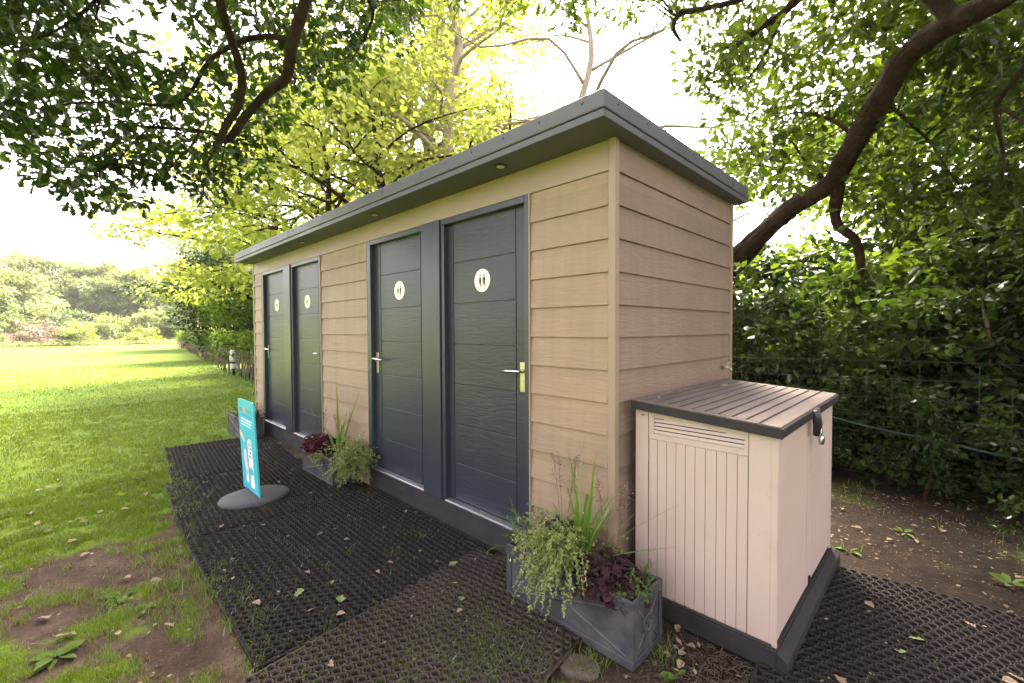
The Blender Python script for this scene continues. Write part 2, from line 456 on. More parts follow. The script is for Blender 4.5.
# ---- leaves in bulk
TEMPL = {
    'oak': (np.array([(0, 0), (1, 0), (.14, .05), (.28, .17), (.37, .11), (.54, .27), (.62, .17), (.79, .28), (.88, .17), (.98, .1),
                      (.14, -.05), (.28, -.17), (.37, -.11), (.54, -.27), (.62, -.17), (.79, -.28), (.88, -.17), (.98, -.1)]),
            [[0, 1, 9, 8, 7, 6, 5, 4, 3, 2], [0, 10, 11, 12, 13, 14, 15, 16, 17, 1]]),
    'ovate': (np.array([(0, 0), (1, 0), (.22, .25), (.55, .33), (.85, .15), (.22, -.25), (.55, -.33), (.85, -.15)]),
              [[0, 1, 4, 3, 2], [0, 5, 6, 7, 1]]),
    'round': (np.array([(0, 0), (.95, 0), (-.10, .26), (.10, .50), (.26, .33), (.48, .56), (.60, .30), (.84, .34),
                        (-.10, -.26), (.10, -.50), (.26, -.33), (.48, -.56), (.60, -.30), (.84, -.34)]),
              [[0, 1, 7, 6, 5, 4, 3, 2], [0, 8, 9, 10, 11, 12, 13, 1]]),
    'quad': (np.array([(0, 0), (.5, .3), (1, 0), (.5, -.3)]), [[0, 3, 2, 1]]),
    'sliver': (np.array([(0, 0), (.5, .14), (1, 0), (.5, -.14)]), [[0, 3, 2, 1]]),
}

def unit(a):
    return a / np.maximum(np.linalg.norm(a, axis=1, keepdims=True), 1e-9)

def fill_mesh(me, V, loops, starts, totals, smooth=False):
    me.vertices.add(len(V))
    me.vertices.foreach_set('co', V.astype(np.float32).ravel())
    me.loops.add(len(loops))
    me.loops.foreach_set('vertex_index', loops.astype(np.int32))
    me.polygons.add(len(starts))
    me.polygons.foreach_set('loop_start', starts.astype(np.int32))
    me.polygons.foreach_set('loop_total', totals.astype(np.int32))
    if smooth:
        me.polygons.foreach_set('use_smooth', np.ones(len(starts), dtype=bool))
    me.update(calc_edges=True)

def leaves(name, pos, axis, normal, length, template, material, parent=None, fold=0.25, droop=0.15, width=1.0):
    uv, faces = TEMPL[template]
    N, m = len(pos), len(uv)
    axis = unit(axis)
    side = unit(np.cross(normal, axis))
    nor = np.cross(axis, side)
    length = np.asarray(length).reshape(-1, 1)
    V = np.empty((N, m, 3))
    for i, (u, v) in enumerate(uv):
        V[:, i] = pos + axis * (u * length) + side * (v * width * length) + nor * (fold * abs(v) * width - droop * u * u) * length
    fl = np.concatenate([np.array(f) for f in faces])
    ft = np.array([len(f) for f in faces])
    loops = (np.arange(N)[:, None] * m + fl[None]).ravel()
    totals = np.tile(ft, N)
    starts = np.concatenate([[0], np.cumsum(totals)[:-1]])
    me = bpy.data.meshes.new(name)
    fill_mesh(me, V.reshape(-1, 3), loops, starts, totals)
    me.materials.append(material)
    o = bpy.data.objects.new(name, me)
    COL.objects.link(o)
    if parent is not None:
        o.parent = parent
    return o

def clump_leaves(centres, radius, per, size, flat=0.55, up=0.9, spread=0.5):
    """leaf positions, axes, normals and lengths for sprays of leaves round each centre"""
    c = np.repeat(np.asarray(centres, float), per, axis=0)
    rad = np.repeat(np.broadcast_to(np.asarray(radius, float), (len(centres),)), per)[:, None]
    N = len(c)
    d = unit(rng.normal(size=(N, 3)))
    rr = rng.uniform(0.15, 1.0, (N, 1)) ** 0.7
    off = d * rr * rad * np.array([1, 1, flat])
    pos = c + off
    axis = unit(off) + rng.normal(scale=0.6, size=(N, 3)) + np.array([0, 0, -0.15])
    nor = rng.normal(scale=spread, size=(N, 3)) + np.array([0, 0, up])
    ln = size * rng.uniform(0.65, 1.2, N)
    return pos, axis, nor, ln

def fbm(x, y, seed=0, octaves=4):
    """value noise on arrays, 0..1"""
    g = np.random.default_rng(seed).random((64, 64))
    tot, amp, s = 0, 1.0, 0.0
    for o in range(octaves):
        xi, yi = np.floor(x).astype(int), np.floor(y).astype(int)
        fx, fy = x - xi, y - yi
        fx, fy = fx * fx * (3 - 2 * fx), fy * fy * (3 - 2 * fy)
        a, b = g[xi % 64, yi % 64], g[(xi + 1) % 64, yi % 64]
        c, d = g[xi % 64, (yi + 1) % 64], g[(xi + 1) % 64, (yi + 1) % 64]
        tot = tot + amp * ((a * (1 - fx) + b * fx) * (1 - fy) + (c * (1 - fx) + d * fx) * fy)
        s += amp
        amp *= 0.5
        x, y = x * 2.03 + 11.3, y * 2.03 + 7.7
    return tot / s

# ------------------------------------------------------------------ the cabin
COURSE = 0.17195
Z1 = 2.290
XL, YB, ZT = -6.15, 1.735, 2.452
DX2 = -3.11

cabin = thing('toilet_cabin', 'beige clad toilet cabin with four anthracite doors and a flat dark roof', 'cabin', (0, 0, 0))

mb = MB()
mb.box(XL + 0.03, -0.03, 0.095, YB - 0.02, 0.02, ZT - 0.002)
mb.build('wall_core', M['frame'], cabin)

def clad(mb, a, b, axis, face, sgn, z_top, rows, z_bot=0.012):
    """lapped boards between a and b; face is the plane of their lower lips, sgn points outwards"""
    for k in range(rows):
        zt = z_top - k * COURSE
        zb = max(zt - COURSE, z_bot)
        if zt - zb < 0.02:
            break
        ft, fb, bk = face - sgn * 0.013, face, face - sgn * 0.028
        poly = [(ft, zt + 0.004), (fb, zb + 0.0015), (fb - sgn * 0.0015, zb), (bk, zb), (bk, zt + 0.004)]
        if axis == 'x':
            poly = poly if sgn < 0 else poly
            mb.prism([(p[0], p[1]) for p in poly], 'x', a, b)
        else:
            mb.prism([(p[0], p[1]) for p in poly], 'y', a, b)

for a, b in ((-0.585, -0.042), (-3.690, -2.642), (XL + 0.042, -5.752)):
    mb = MB()
    clad(mb, a, b, 'x', 0.0, -1, Z1, 14)
    mb.box(a, b, 0.0285, 0.094, 0.02, Z1 + 0.01)
    mb.build('cladding', M['clad_x'], cabin)
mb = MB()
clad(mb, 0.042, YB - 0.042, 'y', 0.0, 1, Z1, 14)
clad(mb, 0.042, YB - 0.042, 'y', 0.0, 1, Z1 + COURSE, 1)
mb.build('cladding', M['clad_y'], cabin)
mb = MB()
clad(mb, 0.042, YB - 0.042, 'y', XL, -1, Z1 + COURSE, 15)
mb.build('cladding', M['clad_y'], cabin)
mb = MB()
clad(mb, XL + 0.042, -0.042, 'x', YB, 1, Z1 + COURSE, 15)
mb.build('cladding', M['clad_x'], cabin)

# smooth board that runs over the doors under the eaves
mb = MB()
mb.box(XL + 0.042, -0.042, 0.003, 0.094, Z1 + 0.006, ZT)
mb.build('header_board', M['trim'], cabin, 0.002)

# corner trims (an angle of two strips each)
for cx, cy, sx, sy in ((0, 0, -1, 1), (XL, 0, 1, 1), (0, YB, -1, -1), (XL, YB, 1, -1)):
    mb = MB()
    t, o = 0.042, 0.004
    x0, y0 = cx - sx * o, cy - sy * o
    pts = [(x0, y0), (x0 + sx * t, y0), (x0 + sx * t, y0 + sy * 0.03), (x0 + sx * 0.03, y0 + sy * 0.03), (x0 + sx * 0.03, y0 + sy * t), (x0, y0 + sy * t)]
    if sx * sy < 0:
        pts = pts[::-1]
    mb.prism(pts, 'z', 0.01, ZT)
    mb.build('corner_trim', M['trim'], cabin, 0.003)
# narrow trims where the boards stop at the door frames
for x in (-0.5905, -2.6365, -3.6955, -5.7465):
    mb = MB()
    mb.box(x - 0.005, x + 0.005, -0.006, 0.06, 0.012, Z1 + 0.003)
    mb.build('edge_trim', M['trim'], cabin, 0.001)

# roof: soffit slab with lip, taller fascia above
RX0, RX1, RY0, RY1 = -6.13, 0.09, -0.24, 1.80
roof = MB()
roof.box(RX0 + 0.004, RX1 - 0.006, RY0 + 0.006, RY1 - 0.006, ZT + 0.001, 2.489)
roof = roof.build('roof', M['roof'], cabin, 0.003)
mb = MB()
mb.box(RX0, RX1, RY0, RY1, 2.492, 2.578)
mb.build('fascia', M['roof'], roof, 0.008, 3)
mb = MB()
mb.box(RX0 + 0.03, RX1 - 0.03, RY0 + 0.03, RY1 - 0.03, 2.5785, 2.586)
mb.build('roof_membrane', M['roofing'], roof, 0.003)
# screw heads and joints along the fascia
for i in range(23):
    x = RX1 - 0.12 - i * 0.27
    mb = MB()
    mb.lathe([(0.006, 0.0), (0.006, -0.002), (0.003, -0.0035)], (x, RY0 - 0.0005, 2.545), 'y', 10)
    mb.build('screw', M['frame'], roof)
for i in range(7):
    mb = MB()
    mb.lathe([(0.006, 0.0), (0.006, 0.002), (0.003, 0.0035)], (RX1 + 0.0005, RY0 + 0.12 + i * 0.29, 2.545), 'x', 10)
    mb.build('screw', M['frame'], roof)
for x in (-1.9, -3.95):
    mb = MB()
    mb.box(x - 0.0015, x + 0.0015, RY0 - 0.0015, RY0 + 0.02, 2.494, 2.576)
    mb.build('fascia_joint', M['black'], roof)
mb = MB()
mb.box(RX1 - 0.02, RX1 + 0.0015, 1.447, 1.45, 2.494, 2.576)
mb.build('fascia_joint', M['black'], roof)
for x, y in ((-0.70, -0.135), (-2.25, -0.12), (-3.88, -0.115), (-5.40, -0.115)):
    mb = MB()
    mb.lathe([(0.020, -0.003), (0.036, -0.004), (0.042, -0.002), (0.042, 0.004)], (x, y, ZT - 0.001), 'z', 24)
    dl = mb.build('downlight', M['black'], cabin)
    mb = MB()
    mb.lathe([(0.008, -0.0075), (0.022, -0.0065), (0.026, -0.0035)], (x, y, ZT - 0.001), 'z', 20)
    mb.build('lens', M['lens'], dl)

def person_icon(mb, cx, cz, y, h, woman):
    """flat little figure standing on the plate (facing -y)"""
    t = 0.0012
    def poly(pts):
        pts = [(cx + px * h, cz + pz * h) for px, pz in pts]
        mb.prism(pts, 'y', y, y - t, 1)
    n = 12
    poly([(0.085 * math.cos(2 * math.pi * k / n), 0.41 + 0.085 * math.sin(2 * math.pi * k / n)) for k in range(n)])
    if woman:
        poly([(-0.07, 0.29), (0.07, 0.29), (0.14, 0.12), (0.15, -0.05), (0.11, -0.2), (0.05, -0.32), (0.03, -0.5), (-0.03, -0.5), (-0.05, -0.32), (-0.11, -0.2), (-0.15, -0.05), (-0.14, 0.12)])
    else:
        poly([(-0.11, 0.29), (0.11, 0.29), (0.19, 0.0), (0.14, -0.02), (0.10, 0.08), (0.12, -0.2), (0.2, -0.48), (0.12, -0.5), (0.0, -0.16), (-0.12, -0.5), (-0.2, -0.48), (-0.11, -0.2), (-0.1, 0.08), (-0.16, -0.04), (-0.2, 0.0)])

def door_leaf(x0, x1, handle_right):
    """one leaf with six planked panels; handle on its right or left stile"""
    yf = 0.040
    z0, z1 = 0.212, 2.252
    st = 0.112
    mb = MB()
    mb.box(x0, x1, yf + 0.006, yf + 0.046, z0, z1)
    g = 0.0035
    mb.box(x0, x0 + st - g, yf, yf + 0.0059, z0, z1)
    mb.box(x1 - st + g, x1, yf, yf + 0.0059, z0, z1)
    zs = [z0 - g, 0.487, 0.778, 1.073, 1.368, 1.664, 1.963, z1 + g]
    for a, b in zip(zs[:-1], zs[1:]):
        mb.box(x0 + st + g, x1 - st - g, yf, yf + 0.0059, a + g, b - g)
    d = mb.build('door', M['door'], cabin, 0.0022)
    hx = x1 - 0.052 if handle_right else x0 + 0.048
    s = -1 if handle_right else 1
    mb = MB()
    mb.box(hx - 0.022, hx + 0.022, yf - 0.008, yf - 0.0005, 1.078, 1.268)
    mb.build('handle_plate', M['brass'], d, 0.003)
    mb = MB()
    mb.tube([(hx, yf - 0.006, 1.212), (hx, yf - 0.03, 1.212), (hx, yf - 0.048, 1.212)], [0.012, 0.011, 0.011], 12)
    mb.tube([(hx - s * 0.012, yf - 0.050, 1.212), (hx + s * 0.03, yf - 0.052, 1.212), (hx + s * 0.10, yf - 0.050, 1.209), (hx + s * 0.142, yf - 0.044, 1.206)],
            [0.0105, 0.0105, 0.009, 0.0085], 12)
    mb.build('lever', M['steel'], d)
    mb = MB()
    mb.lathe([(0.008, -0.0095), (0.008, -0.0075)], (hx, yf, 1.125), 'y', 14)
    mb.prism([(hx - 0.003, 1.118), (hx + 0.003, 1.118), (hx + 0.003, 1.110), (hx - 0.003, 1.110)], 'y', yf - 0.0082, yf - 0.0092)
    mb.build('keyhole', M['steel'], d)
    cx = x0 + (x1 - x0) * (0.50)
    mb = MB()
    mb.lathe([(0.080, -0.0005), (0.080, -0.0035), (0.078, -0.0042)], (cx, yf, 1.813), 'y', 40)
    person_icon(mb, cx - 0.019, 1.812, yf - 0.0044, 0.084, True)
    person_icon(mb, cx + 0.021, 1.812, yf - 0.0044, 0.088, False)
    mb.build('toilet_sign', [M['signplate'], M['black']], d)
    return d

for dx in (0.0, DX2):
    xa, xb = -2.63 + dx, -0.597 + dx
    mb = MB()
    fr = 0.064
    mb.box(xb - 0.036, xb, -0.004, 0.092, 0.190, Z1 + 0.002)
    mb.box(xa, xa + fr, -0.004, 0.092, 0.190, Z1 + 0.002)
    mb.box(xa + fr + 0.001, -1.723 + dx, -0.004, 0.092, 2.250, Z1 + 0.002)
    mb.box(-1.484 + dx, xb - 0.037, -0.004, 0.092, 2.250, Z1 + 0.002)
    mb.box(-1.483 + dx, -1.446 + dx, -0.003, 0.092, 0.196, 2.249)
    frame = mb.build('door_frame', M['frame'], cabin, 0.003)
    mb = MB()
    mb.box(-1.722 + dx, -1.488 + dx, -0.016, 0.092, 0.188, Z1 + 0.004)
    mb.build('centre_post', M['frame'], cabin, 0.004)
    door_leaf(-1.444 + dx - 0.055, -0.632 + dx, True)
    door_leaf(-2.568 + dx, -1.70 + dx, False)
    for a, b in ((xa + fr + 0.002, -1.724 + dx), (-1.445 + dx, xb - 0.038)):
        mb = MB()
        mb.prism([(-0.014, 0.190), (0.039, 0.198), (0.039, 0.208), (-0.006, 0.203), (-0.014, 0.198)], 'x', a, b)
        mb.build('threshold', M['sill'], cabin, 0.001)
    mb = MB()
    mb.box(xa - 0.004, xb + 0.004, -0.006, 0.09, 0.0, 0.187)
    mb.build('plinth', M['plinth'], cabin, 0.004)

# outside tap at the far end of the end wall, a wisp of straw on it
mb = MB()
mb.tube([(0.0, 1.52, 1.18), (0.02, 1.52, 1.18), (0.05, 1.52, 1.178)], [0.011, 0.009, 0.010], 10)
mb.tube([(0.05, 1.52, 1.178), (0.066, 1.52, 1.170), (0.07, 1.52, 1.145)], [0.010, 0.009, 0.008], 10)
mb.tube([(0.045, 1.52, 1.182), (0.045, 1.52, 1.21)], [0.005, 0.005], 8)
mb.tube([(0.045, 1.495, 1.212), (0.045, 1.52, 1.214), (0.045, 1.545, 1.212)], [0.005, 0.006, 0.005], 8)
mb.build('tap', M['brass'], cabin)

# ------------------------------------------------------------------ resin storage box
box = thing('storage_box', 'pinkish beige resin storage box with slatted taupe lid beside the cabin', 'storage box', (0.39, 0.75, 0))
OX, OY = -0.39, -0.75
bx0, bx1, by0, by1 = 0.05 + OX, 0.715 + OX, 0.13 + OY, 1.365 + OY
def lid_z(x):
    return 1.105 - (x - OX - 0.05) * 0.045 / 0.69
mb = MB()   # back and floor, far side
mb.box(bx0, bx0 + 0.02, by0 + 0.02, by1 - 0.02, 0.10, 1.05)
mb.box(bx0 + 0.021, bx1 - 0.03, by0 + 0.02, by1 - 0.02, 0.10, 0.12)
mb.prism([(bx0, 0.10), (bx1, 0.10), (bx1, lid_z(bx1) - 0.052), (bx0, lid_z(bx0) - 0.052)], 'y', by1 - 0.019, by1)
mb.build('body', M['resin'], box, 0.004)
mb = MB()   # the near side: plain stile, planks, wide stile, louvred vent over the planks
def zt(x):
    return lid_z(x + 0) - 0.049
def plank(x0, x1, y, za, zb=None):
    x0, x1 = x0 + OX, x1 + OX
    za2 = zt(x0) if zb is None else zb
    zb2 = zt(x1) if zb is None else zb
    mb.prism([(x0, za), (x1, za), (x1, zb2), (x0, za2)], 'y', y, by0 + 0.019)
plank(0.05, 0.120, by0, 0.098)
plank(0.602, 0.690, by0, 0.098)
plank(0.690, 0.704, by0 + 0.004, 0.098)
plank(0.704, 0.715, by0 + 0.001, 0.098)
edges = [0.1235, 0.171, 0.219, 0.268, 0.316, 0.363, 0.412, 0.463, 0.507, 0.554, 0.5985]
for a, b in zip(edges[:-1], edges[1:]):
    plank(a + 0.0017, b - 0.0017, by0 + 0.003, 0.098, 0.905)
plank(0.1235, 0.5985, by0 + 0.009, 0.098)
# vent frame
plank(0.1235, 0.150, by0 + 0.002, 0.907)
plank(0.582, 0.5985, by0 + 0.002, 0.907)
plank(0.150, 0.582, by0 + 0.002, 0.907, 0.935)
a, b = 0.150 + OX, 0.582 + OX
mb.prism([(a, zt(a) - 0.020), (b, zt(b) - 0.020), (b, zt(b)), (a, zt(a))], 'y', by0 + 0.002, by0 + 0.018)
for k in range(5):
    z = 0.939 + k * 0.0195
    xr = b
    while zt(xr) - 0.022 < z + 0.012 and xr > a + 0.03:
        xr -= 0.01
    mb.add([(a, by0 + 0.0035, z), (xr, by0 + 0.0035, z), (xr, by0 + 0.0085, z + 0.014), (a, by0 + 0.0085, z + 0.014), (a, by0 + 0.0088, z), (xr, by0 + 0.0088, z)],
           [(0, 1, 2, 3), (4, 5, 1, 0), (1, 5, 2), (4, 0, 3)])
sp = mb.build('side_panel', M['resin'], box, 0.0012, 1)
mb = MB()
for k in range(5):
    z = 0.9535 + k * 0.0195
    xr = b
    while zt(xr) - 0.022 < z + 0.012 and xr > a + 0.03:
        xr -= 0.01
    mb.box(a + 0.001, xr, by0 + 0.0070, by0 + 0.0095, z, z + 0.0038)
mb.box(0.083 + OX, 0.098 + OX, by0 - 0.0004, by0 + 0.004, 1.022, 1.029)
mb.build('vent_slots', M['black'], sp)
# two ribbed doors on the front
def box_door(y0, y1, catch):
    mb = MB()
    y0 += OY; y1 += OY
    top = zt(bx1) - 0.004
    mb.box(bx1 - 0.03, bx1 - 0.004, y0, y1, 0.118, top)
    mb.box(bx1 - 0.0039, bx1, y0, y0 + 0.04, 0.118, top)
    mb.box(bx1 - 0.0039, bx1, y1 - 0.04, y1, 0.118, top)
    mb.box(bx1 - 0.0039, bx1 + 0.001, y0 + 0.041, y1 - 0.041, top - 0.09, top)
    n = 22
    w = (y1 - y0 - 0.084) / n
    for k in range(n):
        mb.box(bx1 - 0.0039, bx1 - 0.0012, y0 + 0.042 + k * w, y0 + 0.042 + (k + 0.78) * w, 0.118, top - 0.092)
    return mb.build('door', M['resin'], box, 0.001, 1)
box_door(0.150, 0.745, True)
box_door(0.752, 1.345, False)
for y in (0.131, 1.350):
    mb = MB()
    mb.box(bx1 - 0.03, bx1 + 0.002, y + OY + (0.0005 if y < 1 else -0.0048), y + OY + (0.0185 if y < 1 else 0.0145), 0.06, zt(bx1))
    mb.build('corner_post', M['resin'], box, 0.003)
mb = MB()
mb.box(bx1 + 0.0012, bx1 + 0.012, 0.742 + OY, 0.757 + OY, 0.115, 0.165)
mb.build('catch', M['edge'], box, 0.002)
# plinth with a ledge in front
mb = MB()
mb.box(0.04 + OX, 0.722 + OX, 0.112 + OY, 1.383 + OY, 0.0, 0.096)
mb.prism([(0.7225 + OX, 0.0), (0.768 + OX, 0.0), (0.764 + OX, 0.06), (0.7225 + OX, 0.09)], 'y', 0.112 + OY, 1.383 + OY)
mb.prism([(0.112 + OY, 0.0965), (0.122 + OY, 0.0965), (0.124 + OY, 0.112), (0.114 + OY, 0.108)], 'x', 0.04 + OX, 0.70 + OX)
mb.build('base', M['edge'], box, 0.006)
# lid: dark rim and slatted top
LX0, LX1, LY0, LY1 = 0.045 + OX, 0.742 + OX, 0.088 + OY, 1.412 + OY
mb = MB()
mb.prism([(LX0, lid_z(LX0) - 0.046), (LX1, lid_z(LX1) - 0.046), (LX1, lid_z(LX1) - 0.003), (LX0, lid_z(LX0) - 0.003)], 'y', LY0, LY1)
lid = mb.build('lid', M['edge'], box, 0.006)
mb = MB()
xs = [LX0 + 0.004, 0.105 + OX] + [0.105 + OX + 0.0606 * k for k in range(1, 10)] + [LX1 - 0.004]
for i, (a, b) in enumerate(zip(xs[:-1], xs[1:])):
    a2, b2 = a + 0.0058, b - 0.0058
    ya = LY0 + (0.004 if i in (len(xs) - 2,) else 0.040)
    yb = LY1 - (0.004 if i in (len(xs) - 2,) else 0.040)
    mb.prism([(a2, lid_z(a2) - 0.0028), (b2, lid_z(b2) - 0.0028), (b2, lid_z(b2) + 0.003), (a2, lid_z(a2) + 0.003)], 'y', ya, yb)
for ya, yb in ((LY0 + 0.004, LY0 + 0.036), (LY1 - 0.036, LY1 - 0.004)):
    a2, b2 = LX0 + 0.004, xs[-2] - 0.003
    mb.prism([(a2, lid_z(a2) - 0.0028), (b2, lid_z(b2) - 0.0028), (b2, lid_z(b2) + 0.0025), (a2, lid_z(a2) + 0.0025)], 'y', ya, yb)
mb.build('slats', M['lid'], lid, 0.002, 1)
# strap over the front edge
mb = MB()
sx, sy = bx1 + 0.006, 0.70 + OY
mb.tube([(LX1 + 0.004, sy - 0.02, 1.055), (LX1 + 0.012, sy - 0.012, 1.02), (LX1 + 0.014, sy, 0.985), (LX1 + 0.006, sy + 0.01, 0.925)], [0.016, 0.02, 0.021, 0.014], 10)
mb.tube([(LX1 + 0.002, sy + 0.05, 1.058), (LX1 + 0.008, sy + 0.055, 1.0), (LX1 + 0.008, sy + 0.045, 0.955), (LX1 + 0.006, sy + 0.015, 0.925)], [0.012, 0.014, 0.013, 0.013], 10)
mb.build('strap', M['strap'], box)
pad = thing('padlock', 'small silver padlock hanging from the black strap on the storage box', 'padlock', (0.755, 0.775, 0.93))
mb = MB()
mb.lathe([(0.010, -0.034), (0.019, -0.032), (0.023, -0.018), (0.023, 0.0), (0.020, 0.010), (0.012, 0.014)], (0.004, 0.008, -0.03), 'z', 20, sx=0.6)
mb.build('lock_body', M['steel'], pad)
mb = MB()
mb.tube([(0.004, -0.006, -0.02), (0.004, -0.008, 0.004), (0.004, 0.0, 0.018), (0.004, 0.012, 0.02), (0.004, 0.022, 0.006), (0.004, 0.022, -0.02)], 0.0042, 8)
mb.build('shackle', M['steel'], pad)

# ------------------------------------------------------------------ pavement sign
sign = thing('pavement_sign', 'teal notice board on an oval grey base standing on the mats', 'sign', (-3.05, -0.865, 0.02))
mb = MB()
mb.lathe([(0.225, 0.0), (0.24, 0.006), (0.243, 0.02), (0.236, 0.034), (0.21, 0.043), (0.12, 0.047), (0.01, 0.048)], (0.03, 0, 0), 'z', 48, sx=1.0, sy=1.12)
mb.box(-0.18, 0.16, -0.02, 0.02, 0.046, 0.054)
mb.build('base', M['signbase'], sign)
BW, BH = 0.462, 0.81
def board_outline(w, h, r):
    P = [(-w / 2, 0), (w / 2, 0)]
    for k in range(7):
        a = R(90 * k / 6)
        P.append((w / 2 - r + r * math.cos(a), h - r + r * math.sin(a)))
    for k in range(7):
        a = R(90 + 90 * k / 6)
        P.append((-w / 2 + r + r * math.cos(a), h - r + r * math.sin(a)))
    return P
mb = MB()
mb.prism(board_outline(BW, BH, 0.05), 'y', -0.006, 0.006, 0)
board = mb.build('board', M['teal'], sign)
board.location = (-0.048, -0.002, 0.042)
board.rotation_euler = (R(2.5), 0, 0)
mb = MB()
mats = [M['teal_dark'], M['paper'], M['orange'], M['pinkp'], M['peach'], M['greenp'], M['navyp'], M['teal']]
LAY = [0]
def pr(pts, mi, lift=0):
    y = -0.0064 - 0.0006 * lift
    mb.prism(pts, 'y', y + 0.0005, y, mi)
def rect(x0, x1, z0, z1, mi, lift=0):
    pr([(x0, z0), (x1, z0), (x1, z1), (x0, z1)], mi, lift)
def blob(pts, mi, lift=0):
    pr([tuple(p) for p in smooth_path([np.array(p) for p in pts + [pts[0]]], 4)[:-1]], mi, lift)
# heading
for k, (a, w) in enumerate(((-0.175, 0.03), (-0.14, 0.024), (-0.11, 0.03), (-0.005, 0.03), (0.03, 0.026), (0.062, 0.03), (0.098, 0.022), (0.127, 0.034))):
    rect(a, a + w, 0.705, 0.735, 0)
    rect(a + 0.007, a + w - 0.007, 0.712, 0.721, 7, 1)
blob([(-0.075, 0.70), (-0.02, 0.70), (-0.008, 0.725), (-0.03, 0.752), (-0.065, 0.752), (-0.085, 0.725)], 2)
rect(-0.17, 0.17, 0.668, 0.680, 0)
# three lines of small text
for j in range(3):
    x = -0.165
    z = 0.632 - j * 0.026
    while x < 0.15 - 0.02 * j:
        w = rnd.uniform(0.016, 0.05)
        rect(x, min(x + w, 0.17), z, z + 0.011, 1)
        x += w + 0.008
# arm, two bottles with lettering
blob([(-0.225, 0.53), (-0.17, 0.50), (-0.12, 0.465), (-0.085, 0.435), (-0.105, 0.425), (-0.16, 0.455), (-0.225, 0.478)], 4)
blob([(-0.01, 0.45), (0.045, 0.478), (0.10, 0.455), (0.115, 0.36), (0.12, 0.27), (0.115, 0.16), (0.125, 0.06), (0.02, 0.06), (0.03, 0.16), (0.0, 0.24), (-0.005, 0.35)], 1)
blob([(-0.135, 0.34), (-0.10, 0.372), (-0.065, 0.34), (-0.06, 0.26), (-0.035, 0.2), (-0.03, 0.1), (-0.045, 0.075), (-0.11, 0.075), (-0.115, 0.12), (-0.12, 0.2), (-0.145, 0.27)], 3)
for j in range(4):
    z = 0.415 - j * 0.034
    x = 0.02
    for k in range(4):
        if (k + j) % 3 != 2:
            rect(x, x + 0.012, z, z + 0.022, 6, 1)
            rect(x + 0.012, x + 0.018, z + 0.012, z + 0.02, 6, 1)
        x += 0.021
blob([(0.01, 0.20), (0.06, 0.235), (0.11, 0.20), (0.09, 0.165), (0.03, 0.165)], 7, 1)
blob([(-0.105, 0.165), (-0.08, 0.185), (-0.055, 0.165), (-0.07, 0.14), (-0.095, 0.14)], 5, 1)
rect(-0.10, -0.05, 0.085, 0.12, 1, 1)
x = -0.15
while x < 0.14:
    w = rnd.uniform(0.012, 0.035)
    rect(x, x + w, 0.028, 0.036, 0)
    x += w + 0.007
mb.build('printed_notice', mats, board)

